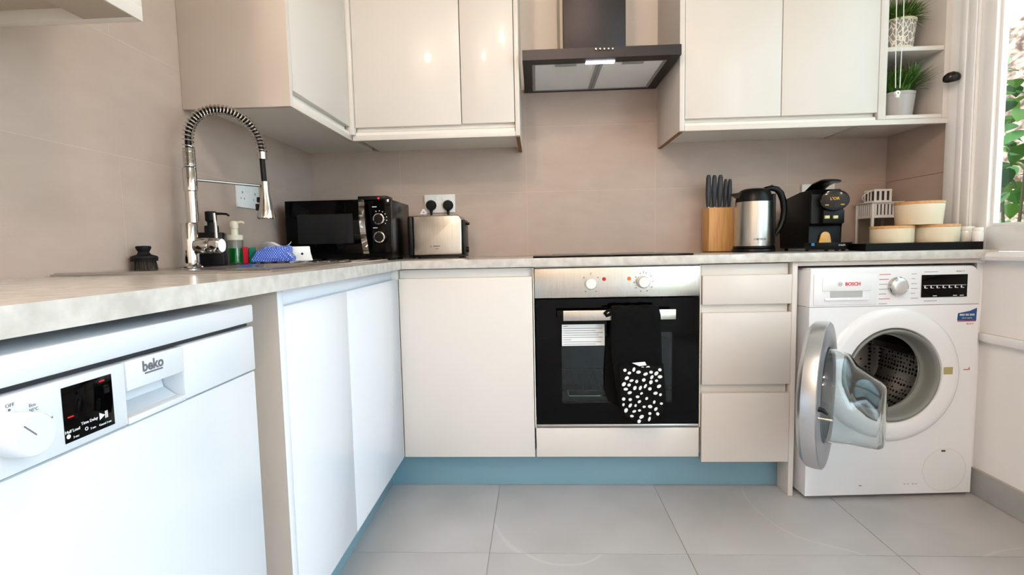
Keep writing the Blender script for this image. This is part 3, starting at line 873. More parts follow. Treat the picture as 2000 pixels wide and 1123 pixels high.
t.box(0.0995, 0.1010, -0.0059, -0.0056, 0.777, 0.785).box(0.105, 0.1065, -0.0059, -0.0056, 0.777, 0.785).box(0.101, 0.105, -0.0059, -0.0056, 0.7805, 0.7815)
part('maker_emblem', t, INK, dwr, world=False, smooth=0)
kq = HWm(1752, 559)
kn = part('program_dial', MB().lathe([(0, 0.0004), (0.0335, 0.0004), (0.0335, 0.010), (0.031, 0.013)], kq, 'Y', 48), CHROME, wm, world=False)
part('dial_face', MB().lathe([(0.0309, 0.0131), (0.026, 0.020), (0.020, 0.0225), (0, 0.023)], kq, 'Y', 40), mat('satin_silver', (214, 214, 214), 0.3, 0.8), kn, world=False)
part('dial_pointer', MB().box(kq.x + 0.012, kq.x + 0.034, kq.y - 0.0225, kq.y - 0.0215, kq.z - 0.012, kq.z - 0.009), WPLAS, kn, world=False)
sA, sB = HWm(1800, 537), HWm(1887, 579)
dsp = part('display', MB().box(sA.x, sB.x + 0.001, -0.0022, -0.0004, sB.z, sA.z, 0.0008), BLACKG, wm, world=False)
t = MB()
zz = sA.z - (sA.z - sB.z) * 0.53
t.box(sA.x + 0.006, sB.x - 0.004, -0.0026, -0.0022, zz + 0.004, zz + 0.0052)
for i in range(7):
    x = sA.x + 0.018 + i * 0.0215
    t.box(x - 0.008, x - 0.004, -0.0026, -0.0022, zz - 0.005, zz + 0.003).box(x - 0.004, x + 0.004, -0.0026, -0.0022, zz - 0.0056, zz - 0.004)
for x in (sA.x + 0.048, sB.x - 0.042, sB.x - 0.018):
    t.box(x - 0.007, x + 0.007, -0.0026, -0.0022, sB.z + 0.004, sB.z + 0.0062)
part('display_symbols', t, INKW, dsp, world=False, smooth=0)
t = MB(); t2 = MB()
for i in range(7):
    z = 0.812 - i * 0.0172
    wl_ = [0.040, 0.034, 0.030, 0.036, 0.026, 0.040, 0.030][i]
    (t2 if i in (0, 1, 5) else t).box(0.244, 0.244 + wl_, -0.0004, -0.0001, z - 0.0014, z + 0.0014)
    if i < 6:
        wr_ = [0.018, 0.014, 0.020, 0.024, 0.014, 0.026][i]
        t.box(0.358, 0.358 + wr_, -0.0004, -0.0001, z - 0.0012, z + 0.0012)
t.box(0.402, 0.452, -0.0004, -0.0001, 0.8165, 0.819).box(0.405, 0.452, -0.0004, -0.0001, 0.714, 0.7168).box(0.515, 0.535, -0.0004, -0.0001, 0.8165, 0.819)
text_bm(t, 'Serie | 6', 0.0085, (0.531, -0.0003, 0.8185), FACE_Y)
part('lettering', t, mat('pale_print', (165, 165, 170), 0.5), cpp, world=False, smooth=0)
part('lettering', t2, mat('pale_red_print', (212, 120, 128), 0.5), cpp, world=False, smooth=0, label='pale red programme names')
# porthole: gasket, drum, lifters
gk = part('gasket', MB().lathe([(0.1695, -0.006), (0.165, 0.0128), (0.160, 0.0145), (0.155, 0.011), (0.152, 0.003), (0.1505, -0.004), (0.149, -0.008), (0.147, -0.030), (0.143, -0.042), (0.139, -0.046), (0.139, -0.052)], (CX, 0, CZ), 'Y', 72), GREYRUB, wm, world=False)
DR = mat('drum_steel', (150, 148, 146), 0.24, 1.0)
def perforate(M):
    nt = M.node_tree
    b = nt.nodes['Principled BSDF']
    tc = nt.nodes.new('ShaderNodeTexCoord')
    v = nt.nodes.new('ShaderNodeTexVoronoi')
    v.inputs['Scale'].default_value = 62
    v.inputs['Randomness'].default_value = 0.25
    r = nt.nodes.new('ShaderNodeValToRGB')
    r.color_ramp.interpolation = 'CONSTANT'
    r.color_ramp.elements[0].color = (0.004, 0.004, 0.004, 1)
    r.color_ramp.elements[1].position = 0.33
    r.color_ramp.elements[1].color = lin((176, 172, 168))
    nt.links.new(tc.outputs['Object'], v.inputs['Vector'])
    nt.links.new(v.outputs['Distance'], r.inputs['Fac'])
    nt.links.new(r.outputs['Color'], b.inputs['Base Color'])
perforate(DR)
dm = MB().lathe([(0.1415, -0.056), (0.205, -0.064), (0.222, -0.072), (0.222, -0.36), (0.16, -0.385), (0.10, -0.375), (0.0, -0.375)], (CX, 0, CZ), 'Y', 64)
dru = part('drum', dm, DR, wm, world=False)
lip = MB()
ring = [(CX + 0.1400 * math.cos(2 * PI * i / 64), 0.054 , CZ + 0.1400 * math.sin(2 * PI * i / 64)) for i in range(65)]
lip.tube(ring, 0.0025, 8, False)
part('drum_lip', lip, CHROME, dru, world=False)
for an in (PI * 0.80, PI * 1.42, PI * 0.12):
    lf = MB()
    rr = Matrix.Rotation(-(an - PI / 2), 3, 'Y')
    prof = []
    for y, s in ((0.080, 0.55), (0.13, 1.0), (0.30, 1.0), (0.355, 0.6)):
        prof.append([Vector((CX, y, CZ)) + rr @ Vector((x * s, 0, 0.219 - hh * s)) for x, hh in ((-0.055, 0), (-0.036, 0.034), (-0.016, 0.058), (0.016, 0.058), (0.036, 0.034), (0.055, 0))])
    lf.loft(prof)
    part('lifter', lf, mat('lifter_dark', (52, 48, 48), 0.3, 0.6), dru, world=False)
# small things printed or let into the front
q = HWm(1838, 925)
t = MB().lathe([(0.078, 0), (0.0792, 0), (0.0792, 0.0004), (0.078, 0.0004)], (0.505, -0.0001, 0.098), 'Y', 48, close=True)
part('filter_cover', t, mat('seam_grey', (205, 205, 208), 0.5), wm, world=False)
part('cover_catch', MB().box(0.492, 0.506, -0.0014, -0.0002, 0.166, 0.172), INKD, wm, world=False)
q = HWm(1845, 722)
part('door_lock', MB().box(q.x - 0.016, q.x + 0.016, -0.0154, -0.0150, q.z - 0.013, q.z + 0.013).box(q.x - 0.006, q.x + 0.006, -0.0158, -0.0155, q.z - 0.006, q.z + 0.006), mat('lock_ochre', (168, 158, 110), 0.6), wm, world=False)
t = MB()
q = HWm(1888, 721)
t.box(q.x - 0.012, q.x + 0.008, -0.0005, -0.0002, q.z - 0.003, q.z + 0.001).box(q.x + 0.006, q.x + 0.011, -0.0005, -0.0002, q.z - 0.002, q.z + 0.007)
part('red_mark', t, mat('pale_red', (190, 120, 120), 0.6), wm, world=False, smooth=0)
t = MB().box(0.196, 0.206, -0.0006, -0.0002, 0.045, 0.048)
for i in range(4):
    t.box(0.36 + i * 0.012 + (0.006 if i > 1 else 0), 0.366 + i * 0.012 + (0.006 if i > 1 else 0), -0.0006, -0.0002, 0.0475, 0.0495)
part('scuff_marks', t, INK, wm, world=False, smooth=0)
for x in (0.06, 0.544):
    for y in (0.06, 0.44):
        part('foot', MB().lathe([(0, 0.0005), (0.02, 0.0005), (0.02, 0.0115), (0, 0.0115)], (x, y, 0), 'Z', 16), BLACKP, wm, world=False)
# blue service sticker with its torn-looking top edge
s0, s1 = HWm(1869, 628), HWm(1908, 601)
st = MB().prism([(s0.x, s0.z + 0.004), (s1.x - 0.001, s0.z + 0.002), (s1.x, s1.z), (s0.x + 0.045, s1.z - 0.010), (s0.x + 0.002, s1.z - 0.018)], 'Y', -0.0008, -0.0003)
sto = bpy.data.objects.new('sticker', st.mesh('sticker', mat('sticker_blue', (24, 72, 130), 0.35), None, 0))
COL.objects.link(sto)
sto.location = WA
sto.rotation_euler = (0, 0, WR)
FRAME[sto.name] = WT
props(sto, 'small blue service sticker with a white number on the washing machine front', 'sticker')
t = MB()
text_bm(t, '0800 303 2632', 0.0088, ((s0.x + s1.x) / 2, -0.0009, s0.z + 0.0235), FACE_Y, bold=0.0003)
text_bm(t, 'call our experts', 0.0058, ((s0.x + s1.x) / 2, -0.0009, s0.z + 0.0125), FACE_Y)
part('lettering', t, INKW, sto, world=False, smooth=0)
t = MB().box(s0.x + 0.001, s1.x - 0.002, -0.0009, -0.0004, s0.z - 0.0005, s0.z + 0.0030)
text_bm(t, 'BOSCH', 0.0075, (s1.x - 0.022, -0.0005, s0.z - 0.009), FACE_Y)
part('red_band', t, mat('sticker_red', (196, 70, 60), 0.5), sto, world=False, smooth=0)

# the open door, part of the washing machine: disc swung out towards the room
PHI = math.radians(36.0)
DC = Vector((1.420, -0.250, 0.452))
dn = Vector((math.cos(PHI), -math.sin(PHI), 0))
dd_ = Vector((-math.sin(PHI), -math.cos(PHI), 0))
DRT = Matrix((Vector((0, 0, 1)), dd_, dn)).transposed()
SILV = mat('silver_door_ring', (204, 206, 210), 0.28, 0.9)
rg = part('door', MB().lathe([(0.150, -0.050), (0.185, -0.056), (0.215, -0.050), (0.228, -0.038), (0.231, -0.020), (0.230, 0.0), (0.226, 0.002)], DC, rot=DRT, n=96), SILV, wm)
part('door_inner_ring', MB().lathe([(0.2255, 0.0022), (0.200, 0.0035), (0.160, 0.0035), (0.150, 0.0), (0.149, -0.046)], DC, rot=DRT, n=72), mat('inner_ring_grey', (142, 144, 150), 0.3, 0.5), rg)
part('door_outer_window', MB().lathe([(0.1495, -0.049), (0.10, -0.052), (0.0, -0.053), (0.0, -0.050), (0.10, -0.049), (0.1495, -0.047)], DC, rot=DRT, n=48), pane_mat('door_window', (0.62, 0.64, 0.66), 0.1), rg)
GLASS = mat('porthole_glass', (238, 244, 245), 0.02, trans=1.0, ior=1.36)
def bowl(off):
    R = []
    for h, r, dz, fl_ in ((0.004, 0.146, 0.0, 0), (0.020, 0.145, 0.0, 0), (0.055, 0.138, -0.004, 0), (0.075, 0.122, -0.019, 0), (0.110, 0.110, -0.032, 0), (0.138, 0.101, -0.040, 0), (0.149, 0.092, -0.042, 0), (0.152, 0.080, -0.042, 0)):
        rr_ = r - off
        hh = h - (off if h > 0.02 else 0)
        R.append([DC + dn * hh + Vector((0, 0, dz)) + (Vector((0, 0, 1)) * math.cos(2 * PI * i / 56) + dd_ * math.sin(2 * PI * i / 56)) * rr_ for i in range(56)])
    return R
mb = MB()
outer = bowl(0.0)
inner = bowl(0.0045)
mb.loft(list(reversed(inner)) + outer, True, True)
part('glass_bowl', mb, GLASS, rg, smooth=50)
hk = DC + dd_ * 0.196 + dn * 0.004
part('door_catch', MB().tube([hk + Vector((0, 0, 0.006)), hk + dn * 0.012 + Vector((0, 0, 0.004)), hk + dn * 0.024 + Vector((0, 0, -0.006))], [0.008, 0.007, 0.003], 8), BLACKP, rg)
part('catch_pin', MB().tube([hk + Vector((0, 0, -0.020)), hk + dn * 0.035 + Vector((0, 0, -0.020))], 0.0032, 8), CHROME, rg)
hc = DC - dd_ * 0.236 - dn * 0.010
part('hinge', MB().box(hc.x - 0.012, hc.x + 0.012, hc.y - 0.006, hc.y + 0.020, 0.405, 0.50, 0.003), CHROME, wm)

# ------------------------------------------------------------------ sink and tap
snk = thing('sink', 'stainless steel inset sink with drainer in the left worktop', 'sink', (-0.30, -0.36, 0.75))
SZ = ZT + 0.0042
SX0, SX1, SY0, SY1 = -0.555, -0.055, -0.80, 0.08
p = MB()
bx0, bx1, by0, by1 = -0.440, -0.105, -0.570, -0.170
for q in ((SX0, SX1, SY0, by0), (SX0, bx0, by0, by1), (bx1, SX1, by0, by1), (SX0, SX1, by1, SY1)):
    p.box(q[0], q[1], q[2], q[3], ZT + 0.0004, SZ)
bmesh.ops.remove_doubles(p.bm, verts=p.bm.verts, dist=0.0001)
part('rim', p, SINKST, snk, smooth=0)
bw = MB()
R = []
for z, g in ((SZ, 0.0), (SZ - 0.012, -0.008), (0.760, -0.014), (0.747, -0.030)):
    r0 = 0.045
    pts = []
    for cx_, cy_, a0 in ((bx1 + g - r0, by1 + g - r0, 0), (bx0 - g + r0, by1 + g - r0, PI / 2), (bx0 - g + r0, by0 - g + r0, PI), (bx1 + g - r0, by0 - g + r0, 1.5 * PI)):
        for i in range(6):
            an = a0 + i / 5 * PI / 2
            pts.append((cx_ + r0 * math.cos(an), cy_ + r0 * math.sin(an), z))
    R.append(pts)
bw.loft(R, False, True)
part('bowl', bw, SINKST, snk)
dr_ = MB()
for i in range(9):
    x = -0.44 + i * 0.040
    dr_.tube([(x, -0.135, SZ + 0.0005), (x, 0.05, SZ + 0.0005)], 0.004, 8)
part('drainer_rib', dr_, SINKST, snk, kind='stuff')
rm = MB()
for pts in ([(SX0 + 0.006, SY0 + 0.006), (SX1 - 0.006, SY0 + 0.006)], [(SX1 - 0.006, SY0 + 0.006), (SX1 - 0.006, SY1 - 0.006)]):
    rm.tube([(q[0], q[1], SZ - 0.001) for q in pts], 0.0042, 8)
part('raised_edge', rm, SINKST, snk)

tp = thing('kitchen_tap', 'tall chrome spring-neck kitchen tap with pull-down spray head at the sink', 'tap', (-0.472, -0.45, SZ))
TX, TY = -0.472, -0.45
part('base_ring', MB().lathe([(0, 0.0003), (0.030, 0.0003), (0.030, 0.003), (0.024, 0.007), (0.022, 0.012), (0, 0.012)], (TX, TY, SZ), 'Z', 40), CHROME, tp)
part('body', MB().lathe([(0, 0.0122), (0.0215, 0.0122), (0.0215, 0.124), (0.0205, 0.126), (0, 0.126)], (TX, TY, SZ), 'Z', 40), CHROME, tp)
NX = -0.460
part('column', MB().lathe([(0, 1.0245), (0.0150, 1.0245), (0.0150, 1.112), (0.0178, 1.114), (0.0178, 1.176), (0.0165, 1.178), (0, 1.178)], (NX, TY, 0), 'Z', 36), CHROME, tp)
E0, E1 = Vector((NX + 0.002, TY, 0)), Vector((-0.338, -0.280, 0))
def arc_pt(f):
    """f 0..1 along the hose: straight rise, half ellipse, short drop"""
    if f < 0.12:
        return Vector((E0.x, E0.y, 1.18 + f / 0.12 * 0.070))
    g = (f - 0.12) / 0.88
    an = PI * (1 - g)
    m_ = (E0 + E1) / 2
    h_ = (E1 - E0) / 2
    return Vector((m_.x + h_.x * math.cos(an), m_.y + h_.y * math.cos(an), 1.250 + 0.108 * math.sin(an) ** 0.92 - 0.004 * g))
hose = [arc_pt(i / 60) for i in range(61)]
hose += [E1 + Vector((0.0004, 0, 1.22)), E1 + Vector((0.001, 0.001, 1.19)), E1 + Vector((0.002, 0.0015, 1.156))]
hs_ = part('hose', MB().tube(hose, 0.0082, 10), BLACKP, tp)
sp = MB()
pts = []
turns = 36
N = turns * 11
for i in range(N + 1):
    f = i / N
    # closely wound at the start, open over the bow
    g = f
    c = arc_pt(g)
    t_ = (arc_pt(min(1, g + 0.004)) - arc_pt(max(0, g - 0.004))).normalized()
    side = Vector((-(E1 - E0).y, (E1 - E0).x, 0)).normalized()
    nn = side.cross(t_)
    an = 2 * PI * turns * f
    pts.append(c + (side * math.cos(an) + nn * math.sin(an)) * 0.0135)
sp.tube(pts, 0.0024, 6)
part('spring', sp, CHROME, tp, kind='stuff')
lw_ = MB()
N = 14 * 12
lw_.tube([(E0.x + 0.0143 * math.cos(2 * PI * i / 12), E0.y + 0.0143 * math.sin(2 * PI * i / 12), 1.179 + 0.052 * i / N) for i in range(N + 1)], 0.0021, 6)
part('wound_collar', lw_, CHROME, tp, kind='stuff')
part('spring_end', MB().lathe([(0.009, 1.226), (0.0145, 1.226), (0.0145, 1.248), (0.009, 1.248)], (E1.x, E1.y, 0), 'Z', 28), CHROME, tp)
part('holder_arm', MB().tube([(NX + 0.010, TY + 0.014, 1.146), (E1.x - 0.008, E1.y - 0.012, 1.143)], 0.0042, 12), CHROME, tp)
HP = (E1.x + 0.002, E1.y + 0.0015, 0)
shd = part('spray_head', MB().lathe([(0, 1.157), (0.0135, 1.157), (0.0140, 1.150), (0.0140, 1.128), (0.0155, 1.115), (0.0225, 1.070), (0.0275, 1.050), (0.0275, 1.043), (0.0235, 1.040), (0, 1.040)], HP, 'Z', 36), CHROME, tp)
sb = MB()
vx = Vector((-0.9, -0.45, 0)).normalized()
for z, l, rr in ((1.100, 0.017, 0.0188), (1.077, 0.021, 0.0235)):
    c = Vector(HP) + vx * rr
    sb.box(c.x - 0.004, c.x + 0.004, c.y - 0.006, c.y + 0.006, z - l / 2, z + l / 2, 0.002)
part('spray_button', sb, BLACKP, shd)
part('valve', MB().lathe([(0, 0.018), (0.0195, 0.018), (0.0225, 0.024), (0.0225, 0.058), (0.0205, 0.062)], (TX, TY, 0.958), 'X', 36), CHROME, tp)
lv = part('lever_cap', MB().lathe([(0.0203, 0.063), (0.0222, 0.066), (0.0222, 0.088), (0.0185, 0.093), (0, 0.093)], (TX, TY, 0.958), 'X', 36), CHROME, tp)
part('lever', MB().tube([(TX + 0.078, TY, 0.975), (TX + 0.078, TY, 1.01), (TX + 0.0755, TY, 1.050)], [0.0042, 0.0042, 0.0036], 12), CHROME, lv)

# ------------------------------------------------------------------ things at the sink
br = thing('scrubbing_brush', 'small black round palm brush standing on the sink rim by the wall', 'brush', (-0.521, -0.566, SZ))
part('handle', MB().lathe([(0.0305, 0.026), (0.032, 0.030), (0.030, 0.035), (0.016, 0.040), (0.0125, 0.046), (0.0165, 0.054), (0.0180, 0.058), (0.0165, 0.062), (0, 0.063)], (0, 0, 0), 'Z', 32), BLACKM, br, world=False)
part('ring', MB().lathe([(0, 0.022), (0.031, 0.022), (0.0315, 0.026), (0, 0.0262)], (0, 0, 0), 'Z', 32), BLACKM, br, world=False)
rs = random.Random(3)
bs = MB()
for i in range(90):
    r, a = 0.027 * math.sqrt(rs.random()), rs.uniform(0, 2 * PI)
    x, y = r * math.cos(a), r * math.sin(a)
    bs.tube([(x, y, 0.0225), (x * 1.18 + rs.uniform(-.001, .001), y * 1.18, 0.0004)], 0.0012, 5)
part('bristles', bs, mat('brush_bristle', (58, 48, 36), 0.6), br, world=False, kind='stuff')

so = thing('soap_dispenser', 'square matt black pump soap dispenser standing behind the chrome tap', 'soap dispenser', (-0.506, -0.295, SZ), 0.35)
part('bottle', MB().box(-0.036, 0.036, -0.032, 0.032, 0.0003, 0.104, 0.005), mat('black_bottle', (12, 12, 14), 0.3, spec=0.3), so, world=False)
part('collar', MB().lathe([(0, 0.1043), (0.020, 0.1043), (0.020, 0.124), (0.0165, 0.126), (0, 0.126)], (0, 0, 0), 'Z', 28), BLACKM, so, world=False)
pm = part('pump_head', MB().lathe([(0, 0.1262), (0.0115, 0.1262), (0.0115, 0.136), (0.0165, 0.142), (0.0165, 0.168), (0.0145, 0.170), (0, 0.170)], (0, 0, 0), 'Z', 28), BLACKM, so, world=False)
part('nozzle', MB().tube([(0.014, 0, 0.163), (0.030, 0.000, 0.163), (0.044, 0.000, 0.162), (0.052, 0.0, 0.156)], [0.0042, 0.0038, 0.0036, 0.003], 8), BLACKM, pm, world=False)

fo = thing('foam_pump_bottle', 'clear pump bottle half full of green soap with cream pump top', 'soap bottle', (-0.508, -0.168, SZ), 0.2)
part('bottle', MB().lathe([(0, 0.0003), (0.0235, 0.0003), (0.0245, 0.003), (0.0245, 0.080), (0.0235, 0.0815), (0.0235, 0.0030), (0, 0.0022)], (0, 0, 0), 'Z', 36), pane_mat('clear_plastic', (0.90, 0.92, 0.91), 0.06), fo, world=False)
part('liquid_soap', MB().lathe([(0, 0.0035), (0.0228, 0.0035), (0.0228, 0.054), (0, 0.054)], (0, 0, 0), 'Z', 36), mat('green_soap', (6, 112, 44), 0.12, coat=0.3), fo, world=False)
CRM = mat('cream_plastic', (236, 228, 206), 0.4)
part('collar', MB().lathe([(0, 0.0818), (0.0255, 0.0818), (0.0255, 0.097), (0.024, 0.099), (0.0115, 0.0995), (0.0115, 0.118), (0.010, 0.120), (0, 0.120)], (0, 0, 0), 'Z', 32), CRM, fo, world=False)
pm = part('pump_head', MB().lathe([(0, 0.1205), (0.0120, 0.1205), (0.0130, 0.126), (0.0130, 0.140), (0.009, 0.146), (0, 0.147)], (0, 0, 0), 'Z', 28), CRM, fo, world=False)
part('nozzle', MB().tube([(0.010, 0, 0.140), (0.022, 0, 0.142), (0.028, 0, 0.141), (0.030, 0.0, 0.136)], [0.0055, 0.005, 0.0045, 0.004], 10), CRM, pm, world=False)

sg = thing('scouring_sponge', 'red sponge with green scouring side stood on edge beside the green soap', 'sponge', (-0.478, -0.140, SZ), 0.50)
part('foam', MB().box(-0.0235, -0.0015, -0.018, 0.018, 0.0003, 0.058, 0.004), mat('red_foam', (214, 30, 54), 0.9, bump=0.6, bscale=500), sg, world=False)
part('scouring_pad', MB().box(-0.0010, 0.0215, -0.018, 0.018, 0.0003, 0.056, 0.004), mat('green_scourer', (30, 136, 112), 0.95, bump=0.9, bscale=700), sg, world=False)

# folded blue cloth: soft stacked layers with a printed white weave
BL = mat('blue_cloth', (92, 134, 222), 0.9, sheen=0.2)
def weave(M):
    nt = M.node_tree
    b = nt.nodes['Principled BSDF']
    tc = nt.nodes.new('ShaderNodeTexCoord')
    outs = []
    for rot in (0.7, -0.7):
        mp = nt.nodes.new('ShaderNodeMapping')
        mp.inputs['Rotation'].default_value = (0, rot, 0.3)
        wv = nt.nodes.new('ShaderNodeTexWave')
        wv.inputs['Scale'].default_value = 48
        wv.inputs['Distortion'].default_value = 1.2
        nt.links.new(tc.outputs['Object'], mp.inputs['Vector'])
        nt.links.new(mp.outputs['Vector'], wv.inputs['Vector'])
        outs.append(wv.outputs['Fac'])
    mu = nt.nodes.new('ShaderNodeMath'); mu.operation = 'MULTIPLY'
    nt.links.new(outs[0], mu.inputs[0]); nt.links.new(outs[1], mu.inputs[1])
    r = nt.nodes.new('ShaderNodeValToRGB')
    r.color_ramp.elements[0].position = 0.25; r.color_ramp.elements[1].position = 0.75
    r.color_ramp.elements[0].color = lin((58, 100, 214)); r.color_ramp.elements[1].color = lin((205, 218, 250))
    nt.links.new(mu.outputs[0], r.inputs['Fac']); nt.links.new(r.outputs['Color'], b.inputs['Base Color'])
weave(BL)
cm = MB()
rs = random.Random(8)
RR = []
NU = 30
for k in range(25):
    f = k / 24
    x = -0.068 + 0.140 * f
    top = 0.030 + 0.024 * min(1, f / 0.28) ** 0.8 - 0.020 * max(0, (f - 0.90) / 0.10) ** 1.5
    hy = 0.043 - 0.006 * abs(f - 0.5)
    ring = []
    for i in range(NU):
        an = 2 * PI * i / NU
        ca, sa = math.cos(an), math.sin(an)
        yy = hy * math.copysign(abs(ca) ** 0.42, ca)
        h = top / 2 + top / 2 * math.copysign(abs(sa) ** 0.42, sa)
        # layered folds along the front, crumpled towards the right end
        layer = 0.0028 * math.sin(h * 420 + 3 * f) * (1 if ca < -0.3 else 0.25)
        cr = max(0, (f - 0.5) / 0.5)
        crumple = cr * (0.0045 * math.sin(h * 210 + 26 * f) * math.cos(yy * 160 + 17 * f) + 0.003 * math.sin(53 * f + 90 * h))
        dr_x = -0.012 * (1 - h / top) * (1 - f) + 0.006 * math.sin(h * 150) * cr
        ring.append((x + dr_x, yy + (layer + crumple) * (-1 if ca < 0 else 1), max(0.0004, h + (0.0022 * math.sin(40 * f + 60 * yy) + crumple if sa > 0.3 else 0))))
    RR.append(ring)
cm.loft(RR)
ct = bpy.data.objects.new('dish_cloth', cm.mesh('dish_cloth', BL, None, 50))
COL.objects.link(ct)
ct.scale = (0.84, 1, 1)
ct.rotation_euler = (0, 0, 0.30)
ct.location = (-0.394, -0.130, SZ + 0.0045)
props(ct, 'folded blue patterned dish cloth lying on the sink drainer', 'cloth')

wh = thing('sponge_holder', 'small white tapered plastic holder with a round hole, right of blue cloth', 'holder', (-0.362, -0.020, SZ), 0.45)
hp = MB()
pr = [(-0.052, 0.0045), (0.050, 0.0045), (0.043, 0.034), (0.041, 0.057), (-0.046, 0.057)]
hp.prism(pr, 'Y', -0.028, 0.028)
bmesh.ops.bevel(hp.bm, geom=list(hp.bm.edges), offset=0.003, segments=2, affect='EDGES', profile=0.5)
part('shell', hp, WPLAS, wh, world=False)
part('hole', MB().lathe([(0, 0.0), (0.0042, 0.0), (0.0042, 0.0008), (0, 0.0008)], (0.014, -0.0282, 0.030), 'Y', 20), BLACKM, wh, world=False, label='round black hole in the front')
wr_ = thing('fluted_dish', 'small white wavy-rimmed dish behind the blue cloth, beside the microwave', 'dish', (-0.452, 0.005, SZ))
RO, RI = [], []
for r, z, wv_ in ((0.020, 0.0004, 0), (0.022, 0.010, 0), (0.016, 0.020, 0), (0.026, 0.036, 0.0), (0.044, 0.058, 0.006), (0.050, 0.066, 0.010)):
    RO.append([((r + wv_ * 0.3 * math.cos(3 * 2 * PI * i / 48)) * math.cos(2 * PI * i / 48), (r + wv_ * 0.3 * math.cos(3 * 2 * PI * i / 48)) * math.sin(2 * PI * i / 48), z + wv_ * math.sin(3 * 2 * PI * i / 48 + 0.6)) for i in range(48)])
for r, z, wv_ in ((0.048, 0.0665, 0.010), (0.042, 0.060, 0.006), (0.022, 0.040, 0.0)):
    RI.append([((r + wv_ * 0.3 * math.cos(3 * 2 * PI * i / 48)) * math.cos(2 * PI * i / 48), (r + wv_ * 0.3 * math.cos(3 * 2 * PI * i / 48)) * math.sin(2 * PI * i / 48), z + wv_ * math.sin(3 * 2 * PI * i / 48 + 0.6)) for i in range(48)])
part('bowl', MB().loft(RO + RI), WPLAS, wr_, world=False, smooth=60)

# ------------------------------------------------------------------ sockets and plugs
def socket(loc, rz, label, two=True):
    t = thing('double_socket', label, 'socket', loc, rz)
    part('face_plate', MB().box(-0.073, 0.073, -0.0095, -0.0004, -0.043, 0.043, 0.002), WPLAS, t, world=False)
    for s in (-1, 1):
        part('switch', MB().box(s * 0.014 - 0.0055, s * 0.014 + 0.0055, -0.0125, -0.0096, 0.016, 0.032, 0.001), WPLAS, t, world=False)
        h = MB()
        for dx, dz, w_, hh in ((0, 0.012, 0.0035, 0.0045), (-0.011, -0.010, 0.0035, 0.0025), (0.011, -0.010, 0.0035, 0.0025)):
            h.box(s * 0.042 + dx - w_ / 1.5, s * 0.042 + dx + w_ / 1.5, -0.0101, -0.0097, dz - hh, dz + hh)
        part('pin_hole', h, INK, t, world=False, kind='stuff', smooth=0)
    return t
socket((XL, 0.010, 1.143), -PI / 2 + PI, 'white double socket on the left tiled wall behind the spray head')
k1 = HY(859.5, 398, YB)
socket((k1.x, YB, k1.z), 0, 'white double socket with two black plugs above the toaster')
k3 = HY(1596, 378, YB)
socket((k3.x, YB, k3.z), 0, 'white double socket mostly hidden behind the black coffee machine')
for px, which in ((842, 'left'), (875, 'right')):
    q = HY(px, 401, YB - 0.02)
    t = thing('plug', 'black three-pin plug in the ' + which + ' half of the socket above the toaster', 'plug', (q.x, YB, q.z), 0, 'plugs above the toaster')
    part('plug_body', MB().lathe([(0, 0.0108), (0.0235, 0.0108), (0.0245, 0.014), (0.0240, 0.026), (0.020, 0.032), (0, 0.034)], (0, 0, 0), 'Y', 32), BLACKM, t, world=False)
    part('cable', MB().tube([(0, -0.020, -0.020), (0, -0.021, -0.036), (0.0, -0.022, -0.055), (0.002, -0.026, -0.12), (0.003, -0.03, -0.20)], [0.0085, 0.0055, 0.004, 0.0036, 0.0036], 10), BLACKM, t, world=False)
q = HY(827, 413, 0.50)
tr = solo('paper_tag', MB().prism([(q.x - 0.017, q.z - 0.012), (q.x + 0.017, q.z - 0.012), (q.x + 0.003, q.z + 0.011), (q.x - 0.003, q.z + 0.011)], 'Y', q.y, q.y + 0.001), WPLAS, 'white triangular tag sticking up behind the toaster', 'tag')
part('mark', MB().box(q.x - 0.002, q.x + 0.004, q.y - 0.0004, q.y - 0.0001, q.z - 0.006, q.z - 0.001), INK, tr, smooth=0)
part('string', MB().tube([(q.x, q.y + 0.002, q.z + 0.006), (q.x + 0.02, q.y + 0.02, q.z - 0.06), (q.x + 0.03, q.y + 0.03, ZT + 0.004)], 0.0012, 6), WPLAS, tr)

# ------------------------------------------------------------------ microwave
MY = 0.17
ma, mb_, mc = HY(555, 392, MY), HY(762, 389, MY), HY(690, 506, MY)
mx0, mx1, mz1, mz0 = ma.x, mb_.x, (ma.z + mb_.z) / 2, ZT + 0.010
mw = thing('microwave', 'black microwave oven with chrome handle and two dials in the corner', 'microwave', ((mx0 + mx1) / 2, 0.30, ZT))
part('casing', MB().box(mx0 + 0.001, mx1 - 0.001, MY + 0.022, 0.475, mz0, mz1 - 0.001, 0.004), mat('black_enamel', (7, 7, 8), 0.25, spec=0.3), mw)
xs = HY(713, 440, MY).x
md = part('door', MB().box(mx0, xs, MY, MY + 0.021, mz0, mz1, 0.003), BLACKG, mw)
wa, wb_ = HY(580, 420, MY), HY(691, 475, MY)
part('window', MB().box(wa.x, wb_.x, MY - 0.0008, MY - 0.0001, wb_.z, wa.z), mat('microwave_window', (27, 28, 30), 0.10, spec=0.25), md, smooth=0)
hx = HY(710, 440, MY - 0.02).x
hpts = [Vector((hx - 0.006 + 0.012 * i / 14, MY - 0.004 - 0.026 * math.sin(PI * (0.12 + 0.76 * i / 14)), mz1 - 0.012 - (mz1 - mz0 - 0.030) * i / 14)) for i in range(15)]
hb_ = MB()
hb_.loft([[p + Vector(v) for v in ((-0.0115, -0.003, 0), (0.0115, -0.003, 0), (0.0115, 0.004, 0), (-0.0115, 0.004, 0))] for p in hpts])
